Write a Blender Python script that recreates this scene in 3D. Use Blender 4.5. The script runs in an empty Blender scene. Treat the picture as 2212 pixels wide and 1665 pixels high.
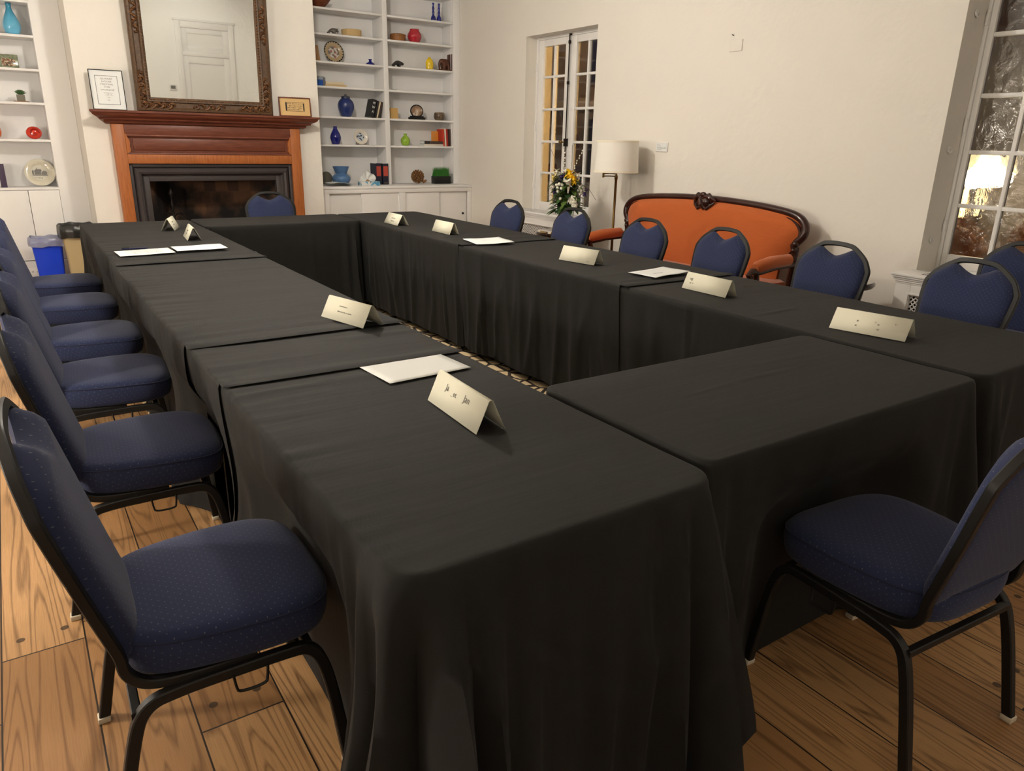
import bpy, bmesh, math, random
from mathutils import Vector, Matrix, noise
R = math.radians
PI = math.pi
rnd = random.Random(7)
SC = bpy.context.scene
COL = SC.collection

# ------------------------------------------------------------------ helpers
def S(r, g, b):
    f = lambda c: (c/255/12.92) if c/255 <= .04045 else ((c/255+.055)/1.055)**2.4
    return (f(r), f(g), f(b), 1)

class MB:
    """collects verts and faces, then builds one mesh object"""
    def __init__(s): s.v = []; s.f = []; s.m = []; s.cur = 0
    def add(s, vs, fs):
        o = len(s.v); s.v += [tuple(v) for v in vs]
        for f in fs: s.f.append(tuple(i+o for i in f)); s.m.append(s.cur)
        return s
    def xf(s, M, start=0):
        for i in range(start, len(s.v)): s.v[i] = tuple(M @ Vector(s.v[i]))
        return s
    def box(s, x0, x1, y0, y1, z0, z1, bev=0):
        if bev <= 0:
            vs = [(x, y, z) for x in (x0, x1) for y in (y0, y1) for z in (z0, z1)]
            return s.add(vs, [(0,1,3,2), (4,6,7,5), (0,4,5,1), (2,3,7,6), (0,2,6,4), (1,5,7,3)])
        bm = bmesh.new(); bmesh.ops.create_cube(bm, size=1)
        for v in bm.verts:
            v.co = ((x0+x1)/2+v.co.x*(x1-x0), (y0+y1)/2+v.co.y*(y1-y0), (z0+z1)/2+v.co.z*(z1-z0))
        bev = min(bev, .49*min(abs(x1-x0), abs(y1-y0), abs(z1-z0)))
        bmesh.ops.bevel(bm, geom=bm.edges[:], offset=bev, segments=2, profile=.5, affect='EDGES')
        bm.verts.index_update()
        s.add([v.co[:] for v in bm.verts], [[v.index for v in f.verts] for f in bm.faces]); bm.free()
        return s
    def lathe(s, prof, c=(0,0,0), n=24, cap=True, sx=1, sy=1):
        vs = []; fs = []
        for r, z in prof:
            for k in range(n):
                a = 2*PI*k/n; vs.append((c[0]+r*sx*math.cos(a), c[1]+r*sy*math.sin(a), c[2]+z))
        for j in range(len(prof)-1):
            for k in range(n):
                k2 = (k+1) % n; fs.append((j*n+k, j*n+k2, (j+1)*n+k2, (j+1)*n+k))
        if cap:
            if prof[0][0] > 1e-5: fs.append(tuple(range(n))[::-1])
            if prof[-1][0] > 1e-5: fs.append(tuple((len(prof)-1)*n+k for k in range(n)))
        return s.add(vs, fs)
    def tube(s, pts, rad, n=8, square=False, up=None, w=None, h=None, cap=True, closed=False):
        """sweep along pts; round of radius rad (float or list) or rectangle w x h"""
        pts = [Vector(p) for p in pts]; N = len(pts)
        rr = rad if isinstance(rad, (list, tuple)) else [rad]*N
        T = []
        for i in range(N):
            a = pts[(i-1) % N] if (closed or i > 0) else pts[i]; b = pts[(i+1) % N] if (closed or i < N-1) else pts[i]
            T.append((b-a).normalized())
        ref = Vector(up) if up else (Vector((0,0,1)) if abs(T[0].z) < .9 else Vector((1,0,0)))
        vs = []; prev = None
        for i in range(N):
            t = T[i]
            if prev is None or up: u = (ref - t*ref.dot(t)).normalized()
            else: u = (prev - t*prev.dot(t)).normalized()
            prev = u; v = t.cross(u)
            if square:
                ww, hh = (w or rr[i])/2, (h or rr[i])/2; c = .25*min(ww, hh)
                cs = [(ww, hh-c), (ww-c, hh), (-ww+c, hh), (-ww, hh-c), (-ww, -hh+c), (-ww+c, -hh), (ww-c, -hh), (ww, -hh+c)]
                for a, b in cs: vs.append(pts[i]+v*a+u*b)
            else:
                for k in range(n):
                    a = 2*PI*k/n; vs.append(pts[i]+(u*math.cos(a)+v*math.sin(a))*rr[i])
        m = 8 if square else n
        fs = []
        for i in range(N if closed else N-1):
            j = (i+1) % N
            for k in range(m):
                k2 = (k+1) % m; fs.append((i*m+k, j*m+k, j*m+k2, i*m+k2))
        if cap and not closed: fs += [tuple(range(m)), tuple((N-1)*m+k for k in range(m))[::-1]]
        return s.add(vs, fs)
    def prism(s, poly, axis, a, b):
        """extrude 2D poly along axis ('x': poly=(y,z), 'y': poly=(x,z), 'z': poly=(x,y))"""
        f = {'x': lambda p, t: (t, p[0], p[1]), 'y': lambda p, t: (p[0], t, p[1]), 'z': lambda p, t: (p[0], p[1], t)}[axis]
        n = len(poly)
        vs = [f(p, a) for p in poly]+[f(p, b) for p in poly]
        fs = [tuple(range(n)), tuple(range(2*n-1, n-1, -1))]+[(i, n+i, n+(i+1) % n, (i+1) % n) for i in range(n)]
        return s.add(vs, fs)
    def ball(s, c, r, n=10, sc=(1,1,1), M=None):
        prof = [(math.sin(PI*j/n), -math.cos(PI*j/n)) for j in range(n+1)]
        vs = []; fs = []; m = n*2
        for pr, z in prof:
            for k in range(m):
                a = 2*PI*k/m; p = Vector((pr*math.cos(a)*r*sc[0], pr*math.sin(a)*r*sc[1], z*r*sc[2]))
                if M: p = M @ p
                vs.append((c[0]+p.x, c[1]+p.y, c[2]+p.z))
        for j in range(n):
            for k in range(m):
                k2 = (k+1) % m; fs.append((j*m+k, j*m+k2, (j+1)*m+k2, (j+1)*m+k))
        return s.add(vs, fs)
    def build(s, name, mat, parent=None, smooth=35, loc=None, weld=False):
        me = bpy.data.meshes.new(name); me.from_pydata(s.v, [], s.f)
        bm = bmesh.new(); bm.from_mesh(me)
        if weld: bmesh.ops.remove_doubles(bm, verts=bm.verts, dist=1e-5)
        bmesh.ops.recalc_face_normals(bm, faces=bm.faces); bm.to_mesh(me); bm.free()
        mats = mat if isinstance(mat, (list, tuple)) else [mat]
        for m in mats: me.materials.append(m)
        if len(mats) > 1 and len(s.m) == len(me.polygons):
            for p, i in zip(me.polygons, s.m): p.material_index = i
        if smooth:
            me.shade_smooth(); me.set_sharp_from_angle(angle=R(smooth))
        o = bpy.data.objects.new(name, me); COL.objects.link(o)
        if parent: o.parent = parent
        if loc: o.location = loc
        return o

def tag(o, label, cat, group=None, kind=None):
    if label: o['label'] = label
    if cat: o['category'] = cat
    if group: o['group'] = group
    if kind: o['kind'] = kind
    return o
def thing(name, label, cat, loc=(0,0,0), rz=0, group=None):
    o = bpy.data.objects.new(name, None); COL.objects.link(o)
    o.location = loc; o.rotation_euler = (0, 0, rz); o.empty_display_size = .05
    return tag(o, label, cat, group)
def struct(o, label=None, cat=None): return tag(o, label, cat, None, 'structure')
def dup(root, loc, rz, label, group=None, sc=1):
    r = root.copy(); COL.objects.link(r); r.location = loc; r.rotation_euler = (0, 0, rz); r['label'] = label
    if group: r['group'] = group
    r.scale = (sc, sc, sc)
    for ch in list(root.children):
        c = ch.copy(); COL.objects.link(c); c.parent = r
        for g in list(ch.children):
            d = g.copy(); COL.objects.link(d); d.parent = c
    return r

# ------------------------------------------------------------------ materials
def mat(name, col, rough=.5, metal=0, spec=.5, sheen=0, trans=0, coat=0, emit=None, estr=0, alpha=1, ior=1.45):
    m = bpy.data.materials.new(name); m.use_nodes = True
    p = m.node_tree.nodes['Principled BSDF']
    p.inputs['Base Color'].default_value = col; p.inputs['Roughness'].default_value = rough
    p.inputs['Metallic'].default_value = metal; p.inputs['Specular IOR Level'].default_value = spec
    p.inputs['Sheen Weight'].default_value = sheen; p.inputs['Sheen Roughness'].default_value = .5
    p.inputs['Transmission Weight'].default_value = trans; p.inputs['Coat Weight'].default_value = coat
    p.inputs['IOR'].default_value = ior
    if emit: p.inputs['Emission Color'].default_value = emit; p.inputs['Emission Strength'].default_value = estr
    return m
class NT:
    def __init__(s, m): s.t = m.node_tree; s.p = m.node_tree.nodes['Principled BSDF']
    def n(s, typ, **k):
        x = s.t.nodes.new(typ)
        for a, b in k.items(): setattr(x, a, b)
        return x
    def l(s, a, b): s.t.links.new(a, b)
    def math(s, op, a, b=None, c=None):
        x = s.n('ShaderNodeMath', operation=op)
        for i, v in enumerate((a, b, c)):
            if v is None: continue
            if isinstance(v, (int, float)): x.inputs[i].default_value = v
            else: s.l(v, x.inputs[i])
        return x.outputs[0]
    def noise(s, vec, scale, detail=3, rough=.5, dist=0):
        x = s.n('ShaderNodeTexNoise'); s.l(vec, x.inputs['Vector'])
        x.inputs['Scale'].default_value = scale; x.inputs['Detail'].default_value = detail
        x.inputs['Roughness'].default_value = rough; x.inputs['Distortion'].default_value = dist
        return x.outputs['Fac']
    def map(s, vec, sc=(1,1,1), loc=(0,0,0), rot=(0,0,0)):
        x = s.n('ShaderNodeMapping'); s.l(vec, x.inputs['Vector'])
        x.inputs['Scale'].default_value = sc; x.inputs['Location'].default_value = loc; x.inputs['Rotation'].default_value = rot
        return x.outputs[0]
    def obj(s): return s.n('ShaderNodeTexCoord').outputs['Object']
    def ramp(s, fac, stops, interp='LINEAR'):
        x = s.n('ShaderNodeValToRGB'); s.l(fac, x.inputs[0]); e = x.color_ramp.elements
        x.color_ramp.interpolation = interp
        while len(e) < len(stops): e.new(.5)
        for el, (p, c) in zip(e, stops): el.position = p; el.color = c
        return x.outputs[0]
    def mix(s, fac, a, b, mode='MIX'):
        x = s.n('ShaderNodeMix', data_type='RGBA', blend_type=mode)
        for sock, v in ((x.inputs[0], fac), (x.inputs[6], a), (x.inputs[7], b)):
            if isinstance(v, (int, float)): sock.default_value = v
            elif isinstance(v, (tuple, list)): sock.default_value = v
            else: s.l(v, sock)
        return x.outputs[2]
    def bump(s, h, strength=.2, dist=.01):
        x = s.n('ShaderNodeBump'); s.l(h, x.inputs['Height'])
        x.inputs['Strength'].default_value = strength; x.inputs['Distance'].default_value = dist
        s.l(x.outputs[0], s.p.inputs['Normal']); return x.outputs[0]

def plaster(name, col, strength=.25):
    m = mat(name, col, .75, spec=.25); t = NT(m); o = t.obj()
    a = t.noise(o, 2.2, 4, .55); b = t.noise(o, 14, 3, .6)
    h = t.math('ADD', a, t.math('MULTIPLY', b, .12))
    t.bump(h, strength, .06)
    c = t.mix(t.noise(o, 1.3, 3), tuple(x*.94 for x in col[:3])+(1,), col)
    t.l(c, t.p.inputs['Base Color'])
    return m
def wood(name, c1, c2, rough=.4, sc=(1,1,1), grain=22, coat=0):
    m = mat(name, c1, rough, spec=.4, coat=coat); t = NT(m)
    v = t.map(t.obj(), sc)
    w = t.noise(v, grain, 5, .62, .6)
    c = t.ramp(w, [(.3, c1), (.7, c2)]); t.l(c, t.p.inputs['Base Color'])
    t.bump(w, .06, .003); return m
def paint(name, col, rough=.45):
    m = mat(name, col, rough, spec=.35); t = NT(m)
    t.bump(t.noise(t.obj(), 40, 2), .04, .004); return m

M = {}
M['wall'] = plaster('plaster_wall', (.80, .765, .70, 1))
M['ceil'] = plaster('plaster_ceiling', (.82, .80, .76, 1), .1)
M['white'] = paint('white_paint', (.80, .785, .76, 1))
M['shelf'] = paint('shelf_paint', (.82, .81, .80, 1))
M['mahog'] = wood('mahogany', S(116, 64, 46), S(88, 46, 33), .38, (1.5, 14, 14), 5)
M['cherry'] = wood('cherry_wood', S(170, 102, 52), S(142, 78, 38), .42, (14, 14, 1.2), 5)
M['slate'] = paint('charcoal_paint', S(62, 56, 56), .45)
M['iron'] = mat('black_iron', S(38, 32, 30), .45, .7)
M['blackmetal'] = mat('black_metal', (.010, .0095, .009, 1), .45, .0, .35)
M['glide'] = mat('clear_glide', S(200, 190, 170), .3)
M['brass'] = mat('aged_brass', S(120, 95, 55), .35, .9)
M['cardstock'] = mat('ivory_cardstock', (.64, .62, .50, 1), .7, spec=.2)
M['paper'] = mat('white_paper', (.74, .76, .75, 1), .7, spec=.2)
M['ink'] = mat('dark_ink', S(45, 42, 40), .8)
M['greyink'] = mat('grey_ink', S(120, 116, 108), .8)
M['sofawood'] = wood('dark_walnut', S(58, 26, 18), S(36, 15, 10), .28, (6, 6, 6), 6, .3)
M['darkwood'] = wood('dark_table_wood', S(60, 40, 30), S(38, 25, 18), .25, (6, 6, 6), 6, .4)

def fabric_blue():
    m = mat('navy_dotted_fabric', (.018, .026, .075, 1), .85, spec=.2, sheen=.10); t = NT(m)
    o = t.obj(); w = t.noise(o, 260, 2)
    base = t.mix(w, (.0165, .0228, .060, 1), (.0245, .033, .085, 1))
    uv = t.n('ShaderNodeUVMap').outputs[0]
    sep = t.n('ShaderNodeSeparateXYZ'); t.l(uv, sep.inputs[0])
    P = .022
    def lat(off):
        fx = t.math('SUBTRACT', t.math('FRACT', t.math('ADD', t.math('DIVIDE', sep.outputs[0], P), off)), .5)
        fy = t.math('SUBTRACT', t.math('FRACT', t.math('ADD', t.math('DIVIDE', sep.outputs[1], P), off)), .5)
        r = t.math('SQRT', t.math('ADD', t.math('MULTIPLY', fx, fx), t.math('MULTIPLY', fy, fy)))
        return t.math('LESS_THAN', r, .058)
    d = t.math('MAXIMUM', lat(0), lat(.5))
    t.l(t.mix(d, base, (.10, .105, .13, 1)), t.p.inputs['Base Color'])
    t.bump(w, .12, .001); return m
M['navy'] = fabric_blue()
M['navyplain'] = mat('navy_piping_cloth', (.017, .021, .05, 1), .85, spec=.2, sheen=.1)

def cloth_black():
    m = mat('black_tablecloth', (.010, .010, .010, 1), .78, spec=.24, sheen=.022); t = NT(m)
    o = t.obj(); w = t.noise(t.map(o, (1, 1, 1)), 500, 2)
    t.l(t.mix(w, (.0082, .0079, .0073, 1), (.0124, .0120, .0111, 1)), t.p.inputs['Base Color'])
    h = t.math('ADD', t.math('MULTIPLY', t.noise(t.map(o, (2, 18, 6)), 2.0, 3), 1.0), t.math('MULTIPLY', w, .02))
    t.bump(h, .12, .01); return m
M['cloth'] = cloth_black()

def floor_mat():
    m = mat('oak_planks', (.3, .15, .05, 1), .42, spec=.4); t = NT(m)
    o = t.obj(); sep = t.n('ShaderNodeSeparateXYZ'); t.l(o, sep.inputs[0])
    W = .205
    xs = t.math('ADD', t.math('DIVIDE', sep.outputs[0], W), 20.0976)
    pid = t.math('FLOOR', xs); fx = t.math('FRACT', xs)
    wn = t.n('ShaderNodeTexWhiteNoise', noise_dimensions='1D'); t.l(pid, wn.inputs['W'])
    ys = t.math('ADD', t.math('DIVIDE', sep.outputs[1], 2.3), t.math('MULTIPLY', wn.outputs['Value'], 7.3))
    bid = t.math('FLOOR', ys); fy = t.math('FRACT', ys)
    wn2 = t.n('ShaderNodeTexWhiteNoise', noise_dimensions='2D')
    cb = t.n('ShaderNodeCombineXYZ'); t.l(pid, cb.inputs[0]); t.l(bid, cb.inputs[1]); t.l(cb.outputs[0], wn2.inputs['Vector'])
    rv = wn2.outputs['Value']
    # cathedral grain: rings of a stretched, noise-warped distance field per board
    gv = t.n('ShaderNodeCombineXYZ')
    t.l(t.math('ADD', t.math('SUBTRACT', fx, .5), t.math('MULTIPLY', t.math('SUBTRACT', rv, .5), .6)), gv.inputs[0])
    t.l(t.math('ADD', t.math('MULTIPLY', sep.outputs[1], 1.0), t.math('MULTIPLY', rv, 31)), gv.inputs[1])
    t.l(t.math('MULTIPLY', rv, 17), gv.inputs[2])
    fine0 = t.noise(t.map(gv.outputs[0], (9, 1.6, 1)), 2, 2, .6)
    n1 = t.noise(t.map(gv.outputs[0], (2.1, .62, 1)), 1.0, 1, .4, .15)
    rings = t.math('FRACT', t.math('MULTIPLY', t.math('ADD', n1, t.math('MULTIPLY', fine0, .035)), 15))
    ringc = t.math('MULTIPLY', t.math('ABSOLUTE', t.math('SUBTRACT', rings, .5)), 2)
    fine = t.noise(t.map(gv.outputs[0], (26, 2.2, 1)), 4, 4, .65)
    base = t.ramp(rv, [(0, (.30, .152, .058, 1)), (.5, (.40, .213, .087, 1)), (1, (.49, .28, .125, 1))])
    dark = t.mix(.80, base, (.085, .034, .010, 1))
    g = t.ramp(ringc, [(.04, (1, 1, 1, 1)), (.42, (0, 0, 0, 1))])
    g2 = t.math('MULTIPLY', g, t.math('MULTIPLY', t.ramp(fine, [(.35, (1, 1, 1, 1)), (.66, (.45, .45, .45, 1))]), 1.0))
    c = t.mix(g2, base, dark)
    c = t.mix(t.math('MULTIPLY', t.ramp(fine, [(.4, (0, 0, 0, 1)), (.75, (1, 1, 1, 1))]), .35), c, dark)
    c = t.mix(t.math('MULTIPLY', t.ramp(t.noise(o, .9, 4), [(.4, (0, 0, 0, 1)), (.8, (1, 1, 1, 1))]), .45), c, (.15, .075, .028, 1))
    seam = t.math('MAXIMUM', t.math('MAXIMUM', t.math('LESS_THAN', fx, .013), t.math('GREATER_THAN', fx, .992)), t.math('LESS_THAN', fy, .0022))
    # wooden plugs near board ends
    px = t.math('SUBTRACT', t.math('ABSOLUTE', t.math('SUBTRACT', fx, .5)), .27)
    py = t.math('SUBTRACT', t.math('MULTIPLY', fy, 2.3/W), .42)
    pr = t.math('SQRT', t.math('ADD', t.math('MULTIPLY', px, px), t.math('MULTIPLY', py, py)))
    plug = t.math('MULTIPLY', t.math('LESS_THAN', pr, .055), .85)
    c = t.mix(plug, c, (.03, .018, .010, 1))
    c = t.mix(seam, c, (.018, .009, .004, 1))
    t.l(c, t.p.inputs['Base Color'])
    t.l(t.math('ADD', .34, t.math('MULTIPLY', fine, .22)), t.p.inputs['Roughness'])
    h = t.math('SUBTRACT', t.math('MULTIPLY', fine, .12), seam); t.bump(h, .25, .004); return m
M['floor'] = floor_mat()

def solid(name, rgb, rough=.3, coat=.0, **k): return mat(name, S(*rgb), rough, coat=coat, **k)

# ------------------------------------------------------------------ the room
XL, XR, YN, YB, ZC = -2.1, 4.9, -1.5, 8.85, 3.35
XRO = 5.25
b = MB(); b.box(XL-.2, XRO, YN-.2, YB+.2, -.12, 0); struct(b.build('floor', M['floor']), 'wide oak plank floor with dark wooden plugs', 'floor')
b = MB(); b.box(XL-.2, XRO, YN-.2, YB+.2, ZC, ZC+.1); struct(b.build('ceiling', M['ceil']))
b = MB(); b.box(XL-.2, XRO, YB, YB+.2, 0, ZC); struct(b.build('wall_back', M['wall']))
b = MB(); b.box(XL-.2, XL, YN-.2, YB, 0, ZC); struct(b.build('wall_left', M['wall']))
# chimney breast with the firebox opening
CX0, CX1, CY = .657, 2.875, 8.0
FX0, FX1, FZ = 1.13, 2.44, .985
b = MB()
b.box(CX0, FX0, CY, YB, 0, ZC); b.box(FX1, CX1, CY, YB, 0, ZC); b.box(FX0, FX1, CY, YB, FZ, ZC)
struct(b.build('wall_chimney', M['wall']), 'white plaster chimney breast above the fireplace', 'wall')
# firebox
def soot():
    m = mat('sooty_brick', S(50, 36, 28), .9); t = NT(m); o = t.obj()
    br = t.n('ShaderNodeTexBrick'); t.l(t.map(o, (1, 1, 1), rot=(R(90), 0, 0)), br.inputs['Vector'])
    br.inputs['Color1'].default_value = S(104, 74, 52); br.inputs['Color2'].default_value = S(66, 46, 36); br.inputs['Mortar'].default_value = S(92, 70, 48)
    br.inputs['Scale'].default_value = 4.2; br.inputs['Mortar Size'].default_value = .014; br.inputs['Row Height'].default_value = .5
    c = t.mix(t.ramp(t.noise(o, 2.6, 4), [(.42, (1, 1, 1, 1)), (.60, (0, 0, 0, 1))]), br.outputs[0], S(16, 11, 10))
    t.l(c, t.p.inputs['Base Color']); t.bump(br.outputs['Fac'], -.4, .01); return m
M['soot'] = soot()
b = MB()
FB = 8.42
b.add([(FX0, CY, 0), (1.36, FB, 0), (1.36, FB, FZ+.3), (FX0, CY, FZ+.3)], [(0, 1, 2, 3)])
b.add([(FX1, CY, 0), (2.21, FB, 0), (2.21, FB, FZ+.3), (FX1, CY, FZ+.3)], [(0, 1, 2, 3)])
b.add([(1.36, FB, 0), (2.21, FB, 0), (2.21, FB, FZ+.3), (1.36, FB, FZ+.3)], [(0, 1, 2, 3)])
b.add([(FX0, CY, .012), (FX1, CY, .012), (2.21, FB, .012), (1.36, FB, .012)], [(0, 1, 2, 3)])
b.add([(FX0, CY, FZ-.002), (FX1, CY, FZ-.002), (2.21, FB, FZ-.002), (1.36, FB, FZ-.002)], [(0, 1, 2, 3)])
struct(b.build('trim_1', M['soot'], smooth=0), 'sooty brick lining of the firebox', 'firebox')

# right wall: boxes around two window recesses
W1 = dict(y0=5.905, y1=7.095, z0=.64, z1=2.478, x=5.04)
W2 = dict(y0=1.30, y1=2.502, z0=.64, z1=2.478, x=5.13)
b = MB()
ys = [YN-.2, W2['y0'], W2['y1'], W1['y0'], W1['y1'], YB]
b.box(XR, XRO, ys[0], ys[1], 0, ZC); b.box(XR, XRO, ys[2], ys[3], 0, ZC); b.box(XR, XRO, ys[4], ys[5], 0, ZC)
for w in (W1, W2):
    b.box(XR, XRO, w['y0'], w['y1'], 0, w['z0']); b.box(XR, XRO, w['y0'], w['y1'], w['z1'], ZC)
struct(b.build('wall_right', M['wall'], smooth=0), 'long uneven white plaster wall behind the orange settee', 'wall')
# near wall (seen in the mirror) with door
b = MB()
DX0, DX1, DZ = 3.40, 4.32, 2.50
b.box(XL-.2, DX0, YN-.2, YN, 0, ZC); b.box(DX1, XRO, YN-.2, YN, 0, ZC); b.box(DX0, DX1, YN-.2, YN, DZ, ZC)
struct(b.build('wall_front', plaster('front_plaster', (.90, .89, .86, 1))))
d = struct(thing('door_1', 'white panelled door seen in the mirror', 'door', (0, 0, 0)))
b = MB(); b.box(DX0-.11, DX0, YN, YN+.035, 0, DZ+.12, .006); b.box(DX1, DX1+.11, YN, YN+.035, 0, DZ+.12, .006); b.box(DX0, DX1, YN, YN+.035, DZ, DZ+.12, .006)
b.box(DX0-.14, DX1+.14, YN, YN+.05, DZ+.12, DZ+.16, .006); b.build('casing', M['white'], d)
def panel_door(bb, x0, x1, z0, z1, y, pans):
    bb.box(x0, x1, y-.05, y-.02, z0, z1)
    xs = [x0, x0+.11, x1-.11, x1]
    bb.box(xs[0], xs[1], y-.02, y, z0, z1, .004); bb.box(xs[2], xs[3], y-.02, y, z0, z1, .004)
    e = z0
    for a, c in pans: bb.box(xs[1], xs[2], y-.02, y, e, a, .004); e = c
    bb.box(xs[1], xs[2], y-.02, y, e, z1, .004)
b = MB(); panel_door(b, DX0, DX1, 0.01, 1.98, YN, [(.2, .9), (1.02, 1.84)]); b.build('leaf', M['white'], d)
b = MB(); panel_door(b, DX0, DX1, 2.06, DZ, YN, [(2.16, 2.40)]); b.box(DX0, DX1, YN-.05, YN+.02, 1.98, 2.06, .005); b.build('transom_panel', M['white'], d)
b = MB(); b.ball((DX0+.07, YN+.05, 1.0), .028); b.tube([(DX0+.07, YN, 1.0), (DX0+.07, YN+.05, 1.0)], .012); b.build('door_knob', M['brass'], d)
t_ = thing('thermostat', 'small white wall thermostat reflected in the gilt mirror', 'thermostat', (3.16, YN, 1.36))
b = MB(); b.box(-.075, .075, 0, .025, -.055, .055, .008); b.build('body', M['white'], t_)
b = MB(); b.box(-.045, .045, .025, .027, -.03, .035); b.build('screen', solid('thermostat_lcd', (110, 112, 105)), t_)

# baseboard on the left of the chimney and right wall
b = MB(); b.box(XL, CX0, 8.50, 8.53, 0, .2, .006); struct(b.build('baseboard_back', M['white']))
b = MB(); b.box(XR-.025, XR, W2['y1']+.05, W1['y0']-.05, 0, .17, .006); struct(b.build('baseboard_right', M['wall']))

# ------------------------------------------------------------------ windows in the right wall
def glass_mat(name, film=False):
    m = mat(name, (1, 1, 1, 1), .02); t = NT(m)
    t.t.nodes.remove(t.p)
    out = [n for n in t.t.nodes if n.type == 'OUTPUT_MATERIAL'][0]
    tr = t.n('ShaderNodeBsdfTransparent'); gl = t.n('ShaderNodeBsdfGlossy'); mx = t.n('ShaderNodeMixShader')
    tr.inputs[0].default_value = (.86, .86, .84, 1)
    gl.inputs['Roughness'].default_value = .03
    o = t.obj(); bp = t.n('ShaderNodeBump')
    if film:
        v = t.n('ShaderNodeTexVoronoi'); t.l(t.map(o, (1, 1, .5)), v.inputs['Vector']); v.inputs['Scale'].default_value = 26
        v.feature = 'SMOOTH_F1'
        h = t.math('ADD', t.noise(o, 9, 4, .6, 1.2), t.math('MULTIPLY', v.outputs['Distance'], .6))
        bp.inputs['Strength'].default_value = .55; bp.inputs['Distance'].default_value = .012
        rf = t.n('ShaderNodeBsdfRefraction'); rf.inputs['IOR'].default_value = 1.12; rf.inputs['Roughness'].default_value = .06
        rf.inputs['Color'].default_value = (.92, .9, .86, 1)
        t.l(bp.outputs[0], rf.inputs['Normal'])
        m2 = t.n('ShaderNodeMixShader'); m2.inputs[0].default_value = .6
        t.l(tr.outputs[0], m2.inputs[1]); t.l(rf.outputs[0], m2.inputs[2]); tsh = m2.outputs[0]
        gl.inputs['Roughness'].default_value = .08
    else:
        h = t.noise(o, 5, 2); bp.inputs['Strength'].default_value = .05; bp.inputs['Distance'].default_value = .01; tsh = tr.outputs[0]
    t.l(h, bp.inputs['Height']); t.l(bp.outputs[0], gl.inputs['Normal'])
    fr = t.n('ShaderNodeFresnel'); fr.inputs[0].default_value = 1.38
    t.l(t.math('MINIMUM', t.math('ADD', fr.outputs[0], .0 if not film else .03), .9), mx.inputs[0])
    t.l(tsh, mx.inputs[1]); t.l(gl.outputs[0], mx.inputs[2]); t.l(mx.outputs[0], out.inputs[0]); return m
M['pane'] = glass_mat('window_glass'); M['film'] = glass_mat('crinkled_window_film', True)

def window(idx, w, rows, label, glass, bar):
    root = struct(thing('window_%d' % idx, label, 'window', (w['x'], 0, 0)))
    y0, y1 = w['y0'], w['y1']; ztop = w['z1']
    fr = MB(); f = w['frame']
    fr.box(0, .07, y0, y0+f, w['z0'], ztop, .003); fr.box(0, .07, y1-f, y1, w['z0'], ztop, .003)
    fr.box(0, .07, y0+f, y1-f, ztop-.03, ztop, .003); fr.box(-.01, .08, y0+f, y1-f, w['z0'], w['z0']+.03, .003)
    fr.build('window_frame', M['white'], root)
    mid = (y0+y1)/2; zl0, zl1 = w['z0']+.03, ztop-.03
    for k, (a, c) in enumerate(((y0+f, mid), (mid, y1-f))):
        lf = MB(); st = w['stile']
        lf.box(.012, .056, a+.001, a+st, zl0, zl1, .004); lf.box(.012, .056, c-st, c-.001, zl0, zl1, .004)
        lf.box(.012, .056, a+st, c-st, rows[-1], zl1, .004); lf.box(.012, .056, a+st, c-st, zl0, rows[0], .004)
        m2 = (a+c)/2; lf.box(.014, .054, m2-.0125, m2+.0125, rows[0], rows[-1], .004)
        for z in rows[1:-1]: lf.box(.0155, .0525, a+st, c-st, z-.0125, z+.0125, .004)
        leaf = lf.build('casement', M['white'], root)
        pn = MB(); pn.box(.033, .036, a+st, c-st, rows[0], rows[-1]); pn.build('glazing', glass, leaf, smooth=0)
    for z in (w['z0']+.3, (w['z0']+ztop)/2, ztop-.3):
        h = MB(); h.lathe([(.009, -.035), (.009, .035)], (-.006, y1-f*.6, z), 10); h.ball((-.006, y1-f*.6, z+.04), .009, 6); h.box(-.004, .002, y1-f*.6-.004, y1-f*.6+.02, z-.03, z+.03)
        h.build('hinge', M['white'], root)
    if bar:
        e = MB(); e.tube([(-.012, mid, zl0+.02), (-.012, mid, ztop-.01)], .0065, 8); e.tube([(-.012, mid-.004, ztop-.025), (-.012, mid-.03, ztop-.02)], .008, 8)
        for z in (zl1-.06, 2.0, 1.40, 1.0): e.lathe([(.0065, -.02), (.013, -.012), (.013, .012), (.0065, .02)], (-.012, mid, z), 10)
        e.box(-.03, .012, mid-.016, mid+.016, 1.37, 1.45, .004)
        bolt = e.build('bolt_rod', M['iron'], root); bolt['label'] = 'dark iron bolt rod'
        k = MB(); k.ball((-.055, mid+.03, 1.415), .018, 8, (1.1, 1.5, 1)); k.tube([(-.02, mid, 1.41), (-.05, mid+.02, 1.412)], .007)
        k.build('knob', M['brass'], bolt)
    else:
        for z in (.86, 1.42, 2.20):
            h = MB(); h.tube([(-.125+.02*math.cos(a), y1-.012-.012*math.sin(a)*0, z+.022*math.sin(a)) for a in [PI+i*PI/8 for i in range(9)]], .005, 6)
            h.lathe([(.02, -.002), (.02, .002)], (0, 0, 0), 12); h2 = len(h.v)-24
            h.xf(Matrix.Translation((-.125, y1-.004, z)) @ Matrix.Rotation(R(90), 4, 'X'), h2)
            h.build('hook', M['white'], root)
    return root
W1.update(frame=.03, stile=.092); W2.update(frame=.022, stile=.036)
window(1, W1, [.766, 1.082, 1.415, 1.748, 2.076, 2.38], 'tall white casement window with iron bolt beside the lamp', M['pane'], True)
window(2, W2, [.757, 1.074, 1.406, 1.742, 2.09, 2.40], 'tall white casement window at right with crinkled lamp-lit panes', M['film'], False)

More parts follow.
